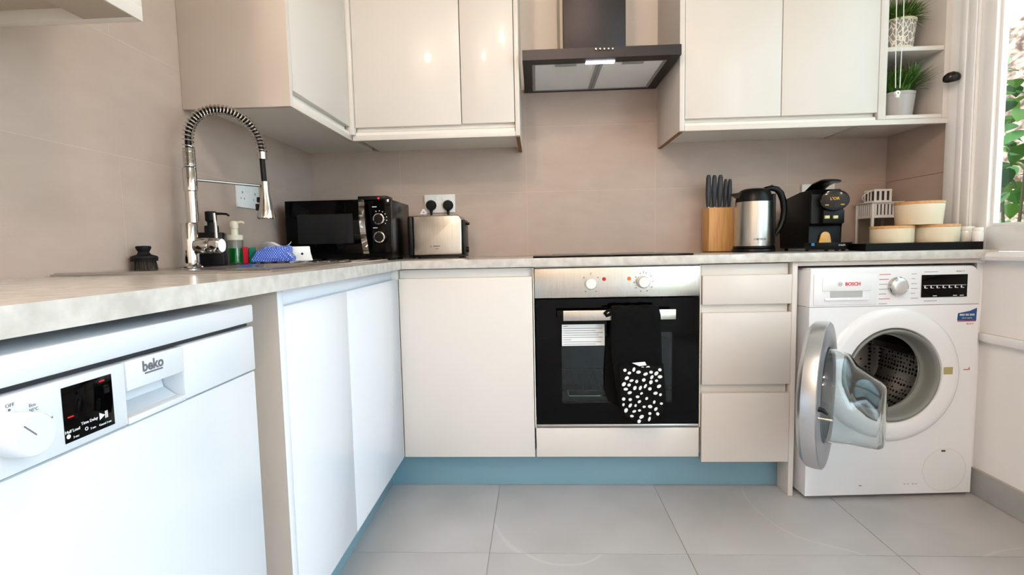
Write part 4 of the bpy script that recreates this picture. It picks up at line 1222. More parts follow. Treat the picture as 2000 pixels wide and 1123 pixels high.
hb_.box(hx - 0.016, hx + 0.004, MY - 0.016, MY - 0.0004, mz1 - 0.020, mz1 - 0.012).box(hx - 0.004, hx + 0.016, MY - 0.016, MY - 0.0004, mz0 + 0.020, mz0 + 0.028)
part('handle', hb_, CHROME, md)
cpm = part('control_panel', MB().box(xs + 0.001, mx1, MY, MY + 0.021, mz0, mz1, 0.003), BLACKG, mw)
for px, py in ((740, 427.5), (741.5, 463)):
    q = HY(px, py, MY - 0.010)
    k = part('dial', MB().lathe([(0, -0.0096), (0.0185, -0.0096), (0.0170, 0.008), (0, 0.009)], q, 'Y', 36), BLACKP, cpm)
    part('dial_ring', MB().lathe([(0.0192, -0.0095), (0.0235, -0.0095), (0.0225, 0.006), (0.0185, 0.007)], q, 'Y', 40, close=True), CHROME, cpm)
t = MB()
for px, py in ((731, 404), (733, 445)):
    q = HY(px, py, MY - 0.0003)
    t.box(q.x - 0.009, q.x + 0.009, MY - 0.0006, MY - 0.0002, q.z - 0.0014, q.z + 0.0014)
q = HY(740, 427.5, MY)
for i in range(7):
    an = 1.9 - i * 0.42
    t.box(q.x + 0.032 * math.cos(an) - 0.0016, q.x + 0.032 * math.cos(an) + 0.0016, MY - 0.0006, MY - 0.0002, q.z + 0.032 * math.sin(an) - 0.0016, q.z + 0.032 * math.sin(an) + 0.0016)
part('dial_print', t, INKW, cpm, kind='stuff', smooth=0)
for x in (mx0 + 0.04, mx1 - 0.04):
    for y in (0.21, 0.44):
        part('foot', MB().lathe([(0, 0.0004), (0.012, 0.0004), (0.012, 0.0098), (0, 0.0098)], (x, y, ZT), 'Z', 16), BLACKP, mw)
ba, bb_ = HY(698, 384, 0.24), HY(755, 384, 0.24)
rb = solo('charger_box', MB().box(ba.x, bb_.x, 0.24, 0.33, mz1 + 0.0002, HY(726, 382.5, 0.24).z, 0.003), BLACKP, 'flat black box with a red light lying on top of the microwave', 'box')
q = HY(739, 387.5, 0.2395)
part('indicator_light', MB().lathe([(0, 0), (0.0040, 0), (0.0030, 0.0015), (0, 0.002)], q, 'Y', 14), mat('red_led', (230, 40, 60), 0.3, emit=(255, 40, 60), estr=2.5), rb)

# ------------------------------------------------------------------ toaster
TYF = 0.33
a, c = HY(804, 421.5, TYF), HY(903, 500, TYF)
ts = thing('toaster', 'brushed steel two-slice toaster with black ends right of the microwave', 'toaster', ((a.x + c.x) / 2, 0.41, ZT))
pan = MB()
outl = [(a.x + 0.003, ZT + 0.014), (c.x - 0.004, ZT + 0.014), (c.x - 0.001, ZT + 0.022), (c.x, a.z - 0.022), (c.x - 0.008, a.z - 0.004), (c.x - 0.020, a.z), (a.x + 0.004, a.z)]
pan.prism(outl, 'Y', TYF, TYF + 0.15)
bmesh.ops.bevel(pan.bm, geom=[e for e in pan.bm.edges if abs(e.verts[0].co.y - e.verts[1].co.y) < 1e-6], offset=0.006, segments=3, affect='EDGES', profile=0.5)
part('steel_body', pan, STEELV, ts)
part('end_cap', MB().box(a.x - 0.022, a.x + 0.0025, TYF + 0.002, TYF + 0.148, ZT + 0.012, a.z - 0.001, 0.008), BLACKP, ts)
part('end_cap', MB().box(c.x + 0.0005, c.x + 0.010, TYF + 0.012, TYF + 0.138, ZT + 0.012, a.z - 0.020, 0.004), BLACKP, ts)
part('base', MB().box(a.x - 0.018, c.x + 0.008, TYF + 0.004, TYF + 0.146, ZT + 0.005, ZT + 0.0118, 0.002), BLACKP, ts)
for x in (a.x, c.x - 0.01):
    for y in (TYF + 0.02, TYF + 0.13):
        part('foot', MB().lathe([(0, 0.0004), (0.008, 0.0004), (0.008, 0.0048), (0, 0.0048)], (x, y, ZT), 'Z', 14), BLACKP, ts)
part('lever', MB().box(c.x + 0.0105, c.x + 0.026, TYF + 0.06, TYF + 0.085, a.z - 0.042, a.z - 0.030, 0.003), BLACKP, ts)
part('browning_knob', MB().lathe([(0, 0.0), (0.013, 0.0), (0.012, 0.010), (0, 0.011)], (c.x + 0.0102, TYF + 0.072, ZT + 0.035), 'X', 20), BLACKP, ts)
for y in (TYF + 0.035, TYF + 0.088):
    part('slot', MB().box(a.x + 0.03, c.x - 0.03, y, y + 0.028, a.z + 0.0001, a.z + 0.0006), BLACKM, ts, smooth=0)
t = MB()
q = HY(853, 481, TYF - 0.0003)
text_bm(t, 'BOSCH', 0.0085, q, FACE_Y, bold=0.0002)
q2 = HY(841.5, 481, TYF - 0.0003)
t.lathe([(0.0022, 0), (0.0031, 0), (0.0031, 0.0003), (0.0022, 0.0003)], q2, 'Y', 16, close=True)
t.box(q.x - 0.008, q.x + 0.008, TYF - 0.0006, TYF - 0.0003, q.z - 0.0115, q.z - 0.0100)
part('maker_logo', t, INKD, ts, smooth=0)

# ------------------------------------------------------------------ knife block and knives
KY = 0.45
a, c = HY(1385, 404, KY), HY(1432, 488, KY)
kx0, kx1, kz = a.x, c.x, HY(1405, 405, KY).z
kbk = thing('knife_block', 'upright beech wood knife block holding five black-handled knives', 'knife block', ((kx0 + kx1) / 2, KY + 0.05, ZT))
part('block', MB().box(kx0, kx1, KY, KY + 0.095, ZT + 0.003, kz, 0.002), WOOD, kbk)
part('foot', MB().box(kx0 + 0.004, kx1 - 0.004, KY + 0.004, KY + 0.091, ZT + 0.0003, ZT + 0.0028), BLACKM, kbk, smooth=0)
KN = mat('knife_handle', (52, 56, 62), 0.5)
kl = ['leftmost of the five knives in the block, tall dark grey handle', 'second knife from the left in the block, tall dark grey handle', 'middle knife of the block, the rightmost of its tall handles', 'shorter dark grey knife next to the rightmost in the block', 'rightmost knife of the block, short dark grey handle']
for i, (px, top, hw) in enumerate(((1383.5, 342, 0.0092), (1395, 342.5, 0.0090), (1405.5, 342, 0.0098), (1415.5, 350, 0.0072), (1424, 350, 0.0074))):
    yk = KY + (0.030 if i < 3 else 0.050)
    hw *= 1.22
    bt, tpz = HY(px - 0.5, 402, yk), HY(px + (0.5 if i < 2 else 2), top, yk)
    k = thing('kitchen_knife', kl[i], 'knife', (bt.x, yk, kz + 0.0005), 0, 'knives in the wooden block')
    L_ = tpz.z - kz
    R = []
    lean = tpz.x - bt.x
    for f, s in ((0.0, 0.62), (0.12, 0.80), (0.30, 1.0), (0.55, 1.08), (0.78, 0.95), (0.92, 0.86), (1.0, 0.55)):
        R.append([(lean * f + hw * s * math.cos(2 * PI * j / 16), 0.011 * s * math.sin(2 * PI * j / 16), 0.004 + (L_ - 0.004) * f) for j in range(16)])
    part('handle', MB().loft(R), KN, k, world=False)
    part('bolster', MB().box(-0.0015, 0.0015, -0.009, 0.009, 0.0, 0.0042), STEEL, k, world=False, smooth=0)

# ------------------------------------------------------------------ kettle on its base
KC = Vector((1.434, 0.355, ZT))
kbs = thing('power_base', 'black round power base under the steel kettle', 'kettle stand', KC)
part('plate', MB().lathe([(0, 0.0004), (0.085, 0.0004), (0.087, 0.004), (0.085, 0.012), (0.076, 0.016), (0, 0.016)], (0, 0, 0), 'Z', 48), BLACKP, kbs, world=False)
part('cable', MB().tube([(0.080, 0.02, 0.006), (0.115, 0.06, 0.005), (0.135, 0.11, 0.02), (0.15, 0.165, 0.10), (0.155, 0.175, 0.17)], 0.0035, 8), BLACKM, kbs, world=False)
kt = thing('kettle', 'brushed steel cordless kettle with black lid and loop handle', 'kettle', KC + Vector((0, 0, 0.0165)))
part('steel_body', MB().lathe([(0, 0.004), (0.0785, 0.004), (0.0790, 0.010), (0.0760, 0.120), (0.0735, 0.192), (0.0715, 0.193), (0, 0.193)], (0, 0, 0), 'Z', 64), STEELV, kt, world=False)
part('foot_ring', MB().lathe([(0.055, 0.0002), (0.0800, 0.0002), (0.0800, 0.0090), (0.0792, 0.0092), (0.055, 0.004)], (0, 0, 0), 'Z', 48, close=True), BLACKP, kt, world=False)
kld = part('lid', MB().lathe([(0, 0.1935), (0.0730, 0.1935), (0.0700, 0.210), (0.063, 0.232), (0.054, 0.241), (0.040, 0.247), (0, 0.249)], (0, 0, 0), 'Z', 48), BLACKP, kt, world=False)
part('spout', MB().loft([[(-0.052, -0.026, 0.199), (-0.052, 0.026, 0.199), (-0.052, 0.024, 0.236), (-0.052, -0.024, 0.236)], [(-0.075, -0.014, 0.212), (-0.075, 0.014, 0.212), (-0.075, 0.014, 0.231), (-0.075, -0.014, 0.231)], [(-0.094, -0.005, 0.222), (-0.094, 0.005, 0.222), (-0.095, 0.006, 0.229), (-0.095, -0.006, 0.229)]]), BLACKP, kt, world=False)
hpth = [(0.045, 0, 0.244), (0.070, 0, 0.249), (0.092, 0, 0.244), (0.109, 0, 0.226), (0.120, 0, 0.195), (0.124, 0, 0.155), (0.119, 0, 0.115), (0.106, 0, 0.080), (0.088, 0, 0.056), (0.074, 0, 0.046)]
hR = []
for i, p in enumerate(hpth):
    a_ = Vector(hpth[max(i - 1, 0)]); b_2 = Vector(hpth[min(i + 1, len(hpth) - 1)])
    t_ = (b_2 - a_).normalized(); nn = Vector((t_.z, 0, -t_.x))
    w_ = [0.011, 0.012, 0.0125, 0.0135, 0.0130, 0.0120, 0.0115, 0.011, 0.009, 0.005][i]
    hR.append([Vector(p) + nn * (w_ * math.cos(2 * PI * j / 14)) + Vector((0, 0.0145 * math.sin(2 * PI * j / 14), 0)) for j in range(14)])
part('handle', MB().loft(hR), BLACKP, kt, world=False)
part('handle_spine', MB().box(0.0700, 0.0850, -0.016, 0.016, 0.012, 0.225, 0.004), BLACKP, kt, world=False)
part('lid_button', MB().lathe([(0, 0.0), (0.006, 0.0), (0.005, 0.003), (0, 0.003)], (0.074, -0.003, 0.261), 'Z', 12), CHROME, kld, world=False)
t = MB()
face = Matrix.Rotation(0.40, 3, 'Z') @ FACE_Y
dirv = Matrix.Rotation(0.40, 3, 'Z') @ Vector((0, -1, 0))
# lettering follows the curve of the body
tb = MB()
text_bm(tb, 'BOSCH', 0.0115, (0.004, 0, 0.036), FACE_Y, bold=0.0002)
tb.lathe([(0.0028, 0), (0.0038, 0), (0.0038, 0.0003), (0.0028, 0.0003)], (-0.0205, 0, 0.036), 'Y', 18, close=True)
tb.box(-0.009, 0.017, -0.0003, 0, 0.0235, 0.0250)
for v in tb.bm.verts:
    an = v.co.x / 0.0785 - 0.06
    r = 0.0789 - v.co.y * 0.8
    v.co = Vector((r * math.sin(an), -r * math.cos(an), v.co.z))
part('maker_logo', tb, INKD, kt, world=False, smooth=0)

# ------------------------------------------------------------------ coffee machine
cf = thing('coffee_machine', 'black capsule coffee machine with round glossy head and drip tray', 'coffee machine', (1.668, 0.36, ZT))
CB = mat('coffee_black', (9, 9, 11), 0.42, spec=0.3)
fx, fX = 1.611, 1.738
side = [(0.250, ZT + 0.010), (0.505, ZT + 0.010), (0.515, ZT + 0.12), (0.500, ZT + 0.196), (0.480, ZT + 0.216), (0.455, ZT + 0.224), (0.330, ZT + 0.242), (0.262, ZT + 0.246), (0.242, ZT + 0.225), (0.242, ZT + 0.110), (0.262, ZT + 0.100)]
bd_ = MB().prism(side, 'X', fx, fX)
bmesh.ops.bevel(bd_.bm, geom=[e for e in bd_.bm.edges if abs(e.verts[0].co.x - e.verts[1].co.x) < 1e-6], offset=0.007, segments=3, affect='EDGES', profile=0.5)
part('body', bd_, CB, cf)
LV = []
for y, z, hw, th in ((0.400, 0.226, 0.030, 0.006), (0.345, 0.246, 0.036, 0.009), (0.290, 0.268, 0.037, 0.010), (0.235, 0.275, 0.036, 0.009), (0.205, 0.272, 0.032, 0.007), (0.190, 0.266, 0.020, 0.004)):
    LV.append([(1.672 + hw * math.copysign(abs(math.cos(2 * PI * j / 16)) ** 0.7, math.cos(2 * PI * j / 16)), y, ZT + z + th * math.sin(2 * PI * j / 16)) for j in range(16)])
part('lever', MB().loft(LV), mat('lever_black', (14, 14, 16), 0.25), cf)
HC = HY(1630, 391, 0.205)
hrot = Matrix.Rotation(-0.42, 3, 'Z') @ Matrix.Rotation(PI / 2, 3, 'X')
hh_ = MB().lathe([(0, -0.040), (0.043, -0.040), (0.0495, -0.030), (0.0505, 0.004), (0.0485, 0.010)], HC, rot=hrot, n=56, sx=1.0, sy=0.80)
hd_ = part('head', hh_, BLACKP, cf)
part('head_face', MB().lathe([(0.0483, 0.0102), (0.039, 0.0125), (0, 0.0140)], HC, rot=hrot, n=56, sx=1.0, sy=0.80), mat('head_glass', (12, 14, 20), 0.05, spec=0.5), hd_)
GOLD = mat('gold_print', (205, 165, 85), 0.35, 0.6)
FH = (Matrix.Rotation(-0.42, 3, 'Z') @ FACE_Y)
nf = FH @ Vector((0, 0, 1))
t = MB()
text_bm(t, "L'OR", 0.0150, HC + nf * 0.0145 + Vector((0, 0, 0.005)), FH, bold=0.0002)
part('maker_logo', t, GOLD, hd_, smooth=0)
for s in (-1, 1):
    p = HC + FH @ Vector((s * 0.026, -0.018, 0.0132))
    part('touch_icon', MB().box(p.x - 0.006, p.x + 0.006, p.y - 0.0006, p.y + 0.0006, p.z - 0.0016, p.z + 0.0016, rot=Matrix.Rotation(-0.42, 3, 'Z')), GOLD, hd_, smooth=0)
sp_ = part('spout_block', MB().box(fx + 0.034, fX - 0.012, 0.214, 0.2415, ZT + 0.108, ZT + 0.162, 0.004), CB, cf)
for px in (1614, 1630.5):
    q = HY(px, 424, 0.2135)
    part('spout', MB().box(q.x - 0.0085, q.x + 0.0085, 0.2045, 0.2138, q.z - 0.006, q.z + 0.006, 0.0015), mat('spout_pale', (214, 206, 150), 0.4), sp_)
# lit alcove behind the drip tray: warm chrome capsule door
part('alcove', MB().prism([(1.646, ZT + 0.034), (1.694, ZT + 0.034), (1.690, ZT + 0.058)] + [(1.671 + 0.0185 * math.cos(i / 10 * PI), ZT + 0.058 + 0.019 * math.sin(i / 10 * PI)) for i in range(1, 10)] + [(1.651, ZT + 0.054)], 'Y', 0.2452, 0.2496), mat('copper_glow', (226, 160, 70), 0.3, 0.5, rgb2=(245, 205, 140), scale=25), cf)
pl = []
for i in range(25):
    an = PI + i / 24 * PI
    pl.append((1.672 + 0.088 * math.cos(an), 0.2405 + 0.088 * math.sin(an)))
dt = MB()
dt.loft([[(p[0] if s == 1 else 1.672 + (p[0] - 1.672) * s, p[1] if s == 1 else 0.2405 + (p[1] - 0.2405) * s, z) for p in pl] for s, z in ((0.86, ZT + 0.006), (0.95, ZT + 0.012), (1.0, ZT + 0.024), (1.0, ZT + 0.0335))])
dtp = part('drip_tray', dt, mat('tray_black', (14, 16, 20), 0.35, spec=0.3), cf)
t = MB()
text_bm(t, 'PHILIPS', 0.0085, (0.012, 0, ZT + 0.023), FACE_Y, bold=0.0002)
for v in t.bm.verts:
    an = v.co.x / 0.088
    r = 0.0885 - v.co.y
    v.co = Vector((1.672 + r * math.sin(an), 0.2405 - r * math.cos(an), v.co.z))
part('lettering', t, mat('silver_print', (190, 192, 198), 0.4), dtp, smooth=0)
st_ = MB().box(-0.006, 0.006, -0.0004, 0, ZT + 0.022, ZT + 0.0325)
for v in st_.bm.verts:
    an = -1.02 + v.co.x / 0.088
    r = 0.0884 - v.co.y
    v.co = Vector((1.672 + r * math.sin(an), 0.2405 - r * math.cos(an), v.co.z))
part('blue_sticker', st_, mat('sky_blue_sticker', (80, 150, 220), 0.4), dtp, smooth=0)
for x, y in ((1.64, 0.18), (1.672, 0.168), (1.704, 0.18), (1.63, 0.48), (1.72, 0.48)):
    part('foot', MB().lathe([(0, 0.0004), (0.007, 0.0004), (0.007, 0.0068 if y < 0.3 else 0.0098), (0, 0.0068 if y < 0.3 else 0.0098)], (x, y, ZT), 'Z', 12), BLACKP, cf)

# ------------------------------------------------------------------ lantern
LX0, LX1, LY0, LY1 = 1.966, 2.088, 0.432, 0.550
lt_ = thing('lantern', 'white metal lantern with slatted top standing behind the cream canisters', 'lantern', ((LX0 + LX1) / 2, (LY0 + LY1) / 2, ZT))
LW = mat('lantern_white', (232, 228, 226), 0.4)
zA, zB = 1.040, 1.092
part('base', MB().box(LX0 - 0.008, LX1 + 0.008, LY0 - 0.008, LY1 + 0.008, ZT + 0.0004, ZT + 0.006, 0.001).box(LX0, LX1, LY0, LY1, ZT + 0.0062, ZT + 0.018, 0.001), LW, lt_)
for x in (LX0, LX1 - 0.010):
    for y in (LY0, LY1 - 0.010):
        part('corner_post', MB().box(x, x + 0.010, y, y + 0.010, ZT + 0.0182, zB, 0.0008), LW, lt_)
fx_ = MB()
for x0_, x1_, y0_, y1_ in ((LX0 + 0.0102, LX1 - 0.0102, LY0 + 0.002, LY0 + 0.004), (LX0 + 0.0102, LX1 - 0.0102, LY1 - 0.004, LY1 - 0.002), (LX0 + 0.002, LX0 + 0.004, LY0 + 0.0102, LY1 - 0.0102), (LX1 - 0.004, LX1 - 0.002, LY0 + 0.0102, LY1 - 0.0102)):
    fx_.box(x0_, x1_, y0_, y1_, zA - 0.012, zA).box(x0_, x1_, y0_, y1_, zB - 0.006, zB)
part('rail', fx_, LW, lt_, smooth=0)
for i in range(7):
    x = LX0 + 0.0115 + (LX1 - LX0 - 0.0322) * i / 6
    for y in (LY0 + 0.0022, LY1 - 0.0038):
        part('slat', MB().box(x, x + 0.0092, y, y + 0.0016, zA + 0.0002, zB - 0.0062), LW, lt_, smooth=0)
    y = LY0 + 0.0115 + (LY1 - LY0 - 0.0322) * i / 6
    for x in (LX0 + 0.0022, LX1 - 0.0038):
        part('slat', MB().box(x, x + 0.0016, y, y + 0.0092, zA + 0.0002, zB - 0.0062), LW, lt_, smooth=0)
LG = pane_mat('lantern_glass', (0.80, 0.82, 0.80), 0.08)
part('glass_pane', MB().box(LX0 + 0.0102, LX1 - 0.0102, LY0 + 0.004, LY0 + 0.0055, ZT + 0.019, zA - 0.0125), LG, lt_, smooth=0)
part('glass_pane', MB().box(LX0 + 0.004, LX0 + 0.0055, LY0 + 0.0102, LY1 - 0.0102, ZT + 0.019, zA - 0.0125), LG, lt_, smooth=0)
LBK = mat('lantern_backing', (58, 50, 46), 0.7)
bk = MB()
bk.box(LX0 + 0.0105, LX1 - 0.0105, LY0 + 0.0060, LY0 + 0.0068, zA - 0.001, zB - 0.0005).box(LX0 + 0.0060, LX0 + 0.0068, LY0 + 0.0105, LY1 - 0.0105, zA - 0.001, zB - 0.0005)
part('backing', bk, LBK, lt_, smooth=0)
part('roof', MB().box(LX0 - 0.008, LX1 + 0.008, LY0 - 0.008, LY1 + 0.008, zB + 0.0002, zB + 0.0038, 0.0008), LW, lt_)
cx0, cx1, cy0, cy1, cz0, cz1 = LX0 + 0.022, LX1 - 0.026, LY0 + 0.024, LY1 - 0.024, zB + 0.004, 1.152
cu_ = part('cupola', MB().box(cx0, cx1, cy0, cy1, cz0, cz0 + 0.008).box(cx0, cx1, cy0, cy1, cz1 - 0.008, cz1), LW, lt_, smooth=0)
part('backing', MB().box(cx0 + 0.004, cx1 - 0.004, cy0 + 0.004, cy1 - 0.004, cz0 + 0.0082, cz1 - 0.0082), LBK, cu_, smooth=0)
for i in range(4):
    x = cx0 + (cx1 - cx0 - 0.010) * i / 3
    y = cy0 + (cy1 - cy0 - 0.010) * i / 3
    part('slat', MB().box(x, x + 0.010, cy0 + 0.0005, cy0 + 0.002, cz0 + 0.0082, cz1 - 0.0082), LW, cu_, smooth=0)
    part('slat', MB().box(x, x + 0.010, cy1 - 0.002, cy1 - 0.0005, cz0 + 0.0082, cz1 - 0.0082), LW, cu_, smooth=0)
    if 0 < i < 3:
        part('slat', MB().box(cx0 + 0.0005, cx0 + 0.002, y, y + 0.010, cz0 + 0.0082, cz1 - 0.0082), LW, cu_, smooth=0)
        part('slat', MB().box(cx1 - 0.002, cx1 - 0.0005, y, y + 0.010, cz0 + 0.0082, cz1 - 0.0082), LW, cu_, smooth=0)
part('carrying_ring', MB().tube([(cx0 - 0.001, (cy0 + cy1) / 2 - 0.022, cz1 - 0.004), (cx0 - 0.014, (cy0 + cy1) / 2 - 0.018, cz1 - 0.010), (cx0 - 0.026, (cy0 + cy1) / 2 - 0.008, cz1 - 0.020), (cx0 - 0.029, (cy0 + cy1) / 2, cz1 - 0.030), (cx0 - 0.024, (cy0 + cy1) / 2 + 0.008, cz1 - 0.038), (cx0 - 0.012, (cy0 + cy1) / 2 + 0.016, cz1 - 0.043), (cx0 - 0.001, (cy0 + cy1) / 2 + 0.022, cz1 - 0.044)], 0.0018, 8), LW, lt_)

# ------------------------------------------------------------------ tray with canisters and jars
TL, TD, TA = 0.371, 0.137, -math.radians(8)
ty_ = thing('tray', 'long black rectangular tray board holding the canisters by the window', 'tray', (1.709, 0.0516, ZT), TA)
part('tray_body', MB().box(0, TL, 0, TD, 0.0004, 0.0275, 0.0012), mat('tray_satin', (7, 7, 8), 0.35, spec=0.2), ty_, world=False, smooth=0)
def canister(x, y, z, r0, r1, h, label):
    t = thing('canister', label, 'canister', (x, y, z), 0, 'cream canisters on the black tray')
    part('pot', MB().lathe([(0, 0.0003), (r0, 0.0003), (r0 + 0.001, 0.002), (r1, h - 0.0095), (r1 - 0.001, h - 0.009), (0, h - 0.009)], (0, 0, 0), 'Z', 56), CERAM, t, world=False)
    part('lid', MB().lathe([(0, h - 0.0088), (r1 + 0.0008, h - 0.0088), (r1 + 0.0012, h - 0.006), (r1 + 0.0008, h), (r1 - 0.001, h + 0.0006), (0, h + 0.0006)], (0, 0, 0), 'Z', 56), BAMBOO, t, world=False)
def cx_at(px0, px1, y):
    a, b = HY(px0, 455, y), HY(px1, 455, y)
    return (a.x + b.x) / 2, (b.x - a.x) / 2
TZ = ZT + 0.0276
yc = 0.105
x_, r_ = cx_at(1704, 1779, yc); canister(x_, yc, TZ, r_ * 0.97, r_ * 0.99, HY(1742, 441, yc - r_).z - TZ, 'cream canister with bamboo lid at the left end of the tray')
y2 = 0.085
x2_, r2_ = cx_at(1787, 1867, y2); h2 = HY(1826, 438, y2 - r2_).z - TZ
canister(x2_, y2, TZ, r2_ * 0.94, r2_ * 0.97, h2, 'cream canister with bamboo lid in the middle of the tray')
zt_ = TZ + max(h2, HY(1742, 441, yc - r_).z - TZ) + 0.0009
y3 = 0.095
x3_, r3_ = cx_at(1750.5, 1835, y3); canister(x3_, y3, zt_, r3_ * 0.90, r3_ * 0.98, HY(1793, 392, y3 - r3_).z - zt_, 'cream canister with bamboo lid stacked on top of the two others')
JAR = mat('white_jar', (238, 232, 226), 0.12, coat=0.6)
def jar(x, y, r, h, label):
    t = thing('small_jar', label, 'jar', (x, y, TZ), 0, 'small white jars on the tray')
    part('jar_body', MB().lathe([(0, 0.0003), (r * 0.92, 0.0003), (r, 0.006), (r * 1.0, h * 0.62), (r * 0.90, h * 0.74), (0, h * 0.745)], (0, 0, 0), 'Z', 40), JAR, t, world=False)
    part('lid', MB().lathe([(0, h * 0.75), (r * 0.94, h * 0.75), (r * 0.96, h * 0.82), (r * 0.93, h * 0.97), (r * 0.85, h), (0, h)], (0, 0, 0), 'Z', 40), JAR, t, world=False)
xj, rj = cx_at(1871, 1911, 0.050)
jar(2.0795, 0.076, 0.0240, HY(1890, 442, 0.055).z - TZ, 'wider glossy white lidded jar beside the middle canister on the tray')
jar(2.0750, 0.0235, 0.0165, HY(1912, 444, 0.01).z - TZ, 'narrow white lidded jar at the front right corner of the tray')

# ------------------------------------------------------------------ potted plants on the open shelves
def plant(name, label, loc, pot_prof, potm, seed, blades, spread, hgt, cols, wid, drop=0.02):
    t = thing(name, label, 'plant', loc)
    pt = part('pot', MB().lathe(pot_prof, (0, 0, 0), 'Z', 48), potm, t, world=False)
    zt = max(p[1] for p in pot_prof)
    part('soil', MB().lathe([(0, zt - 0.012), (pot_prof[2][0] * 1.0, zt - 0.012), (0, zt - 0.010)], (0, 0, 0), 'Z', 24), mat('soil', (48, 36, 26), 0.9), t, world=False)
    rs = random.Random(seed)
    for ci, cmat in enumerate(cols):
        g = MB()
        for i in range(blades // len(cols)):
            an = rs.uniform(0, 2 * PI)
            r0 = rs.uniform(0, 0.040)
            d = Vector((math.cos(an), math.sin(an), 0))
            L = hgt * rs.uniform(0.6, 1.0)
            out = spread * rs.uniform(0.25, 1.0)
            w_ = wid * rs.uniform(0.7, 1.2)
            sd = Vector((-d.y, d.x, 0)) * w_
            P = []
            lo_ = rs.uniform(-drop, 0.01)
            for f in (0, 0.35, 0.7, 1.0):
                c = d * (r0 + out * f ** 1.5) + Vector((0, 0, zt - 0.012 + L * (f - 0.30 * f * f) + lo_ * f * f * 2))
                # keep the blades inside the shelf compartment
                c.x = max(min(c.x, 0.118), -0.062)
                c.y = max(min(c.y, 0.20), -0.10)
                P.append((c, sd * (1 - f) ** 0.6))
            vs = []
            for c, s_ in P[:-1]:
                vs.append((g.bm.verts.new(c - s_), g.bm.verts.new(c + s_)))
            tip = g.bm.verts.new(P[-1][0])
            for a, b in zip(vs, vs[1:]):
                g.bm.faces.new((a[0], a[1], b[1], b[0]))
            g.bm.faces.new((vs[-1][0], vs[-1][1], tip))
        part('foliage', g, cmat, t, world=False, kind='stuff', smooth=0)
    return t
G1 = mat('grass_green', (74, 116, 36), 0.55)
G2 = mat('deep_green', (44, 84, 28), 0.55)
G3 = mat('moss_green', (104, 124, 46), 0.6)
p2 = HY(1757, 226, 0.27)
plant('potted_plant', 'grassy green plant in a plain grey pot on the lower open shelf', (p2.x, 0.285, 1.4095),
      [(0, 0.0003), (0.048, 0.0003), (0.058, 0.097), (0.055, 0.097), (0.053, 0.082)], mat('grey_pot', (176, 170, 168), 0.3, coat=0.2), 2, 760, 0.125, 0.150, (G1, G2), 0.0034)
PP = mat('patterned_pot', (150, 142, 138), 0.6)
def leafprint(M):
    nt = M.node_tree
    b = nt.nodes['Principled BSDF']
    tc = nt.nodes.new('ShaderNodeTexCoord')
    v = nt.nodes.new('ShaderNodeTexVoronoi')
    v.feature = 'DISTANCE_TO_EDGE'
    v.inputs['Scale'].default_value = 1.0
    mp = nt.nodes.new('ShaderNodeMapping')
    mp.inputs['Scale'].default_value = (85, 85, 40)
    mp.inputs['Rotation'].default_value = (0.3, 0.7, 0)
    nt.links.new(tc.outputs['Object'], mp.inputs['Vector'])
    nt.links.new(mp.outputs['Vector'], v.inputs['Vector'])
    r = nt.nodes.new('ShaderNodeValToRGB')
    r.color_ramp.elements[0].position = 0.07; r.color_ramp.elements[1].position = 0.10
    r.color_ramp.elements[0].color = lin((232, 224, 206)); r.color_ramp.elements[1].color = lin((150, 140, 136))
    nt.links.new(v.outputs['Distance'], r.inputs['Fac'])
    nt.links.new(r.outputs['Color'], b.inputs['Base Color'])
leafprint(PP)
p1 = HY(1757, 86, 0.27)
ppl = plant('potted_plant', 'mossy green plant in a leaf-patterned pot on the upper open shelf', (p1.x, 0.285, 1.6645),
      [(0, 0.0003), (0.050, 0.0003), (0.060, 0.112), (0.057, 0.112), (0.055, 0.095)], PP, 5, 900, 0.100, 0.105, (G3, G1, G2), 0.0036, 0.03)
part('pot_rim', MB().lathe([(0.0575, 0.1062), (0.0612, 0.1062), (0.0618, 0.116), (0.0575, 0.116)], (0, 0, 0), 'Z', 48, close=True), mat('cream_band', (226, 216, 186), 0.5), ppl, world=False)
part('pot_foot', MB().lathe([(0.049, 0.0002), (0.0515, 0.0002), (0.0528, 0.013), (0.0505, 0.013)], (0, 0, 0), 'Z', 48, close=True), MATS['cream_band'], ppl, world=False)

# blind cord hanging in front of the shelves, and the catch on the window frame
YC = 0.165
bc = thing('blind_cord', 'white beaded blind cord with plastic toggle hanging before the open shelves', 'cord', (HY(1752, 100, YC).x, YC, 1.55))
cb = MB()
for pts in (((1752, -60), (1750.5, 40), (1749.5, 110), (1749, 172)), ((1766, -60), (1765, 30), (1761.5, 90), (1757.5, 172))):
    W_ = [HY(p[0], p[1], YC) for p in pts]
    cb.tube(W_, 0.0014, 6)
    for a, b in zip(W_, W_[1:]):
        n_ = int((b - a).length / 0.0062)
        for i in range(n_):
            c = a + (b - a) * (i / n_)
            cb.lathe([(0, -0.0024), (0.0024, 0), (0, 0.0024)], c, 'Z', 6)
part('bead_chain', cb, WPLAS, bc, kind='stuff')
q = HY(1753, 185, YC)
part('toggle', MB().box(q.x - 0.0060, q.x + 0.0060, YC - 0.004, YC + 0.004, q.z - 0.011, q.z + 0.010, 0.002, rot=Matrix.Rotation(0.12, 3, 'Y')).lathe([(0, -0.005), (0.0088, -0.005), (0.0088, 0.005), (0, 0.005)], (q.x - 0.0015, YC, q.z + 0.006), 'Y', 20), WPLAS, bc)
part('toggle_hole', MB().lathe([(0, 0), (0.0024, 0), (0.0024, 0.0006), (0, 0.0006)], (q.x - 0.0015, YC - 0.0052, q.z + 0.005), 'Y', 12), BLACKM, bc)
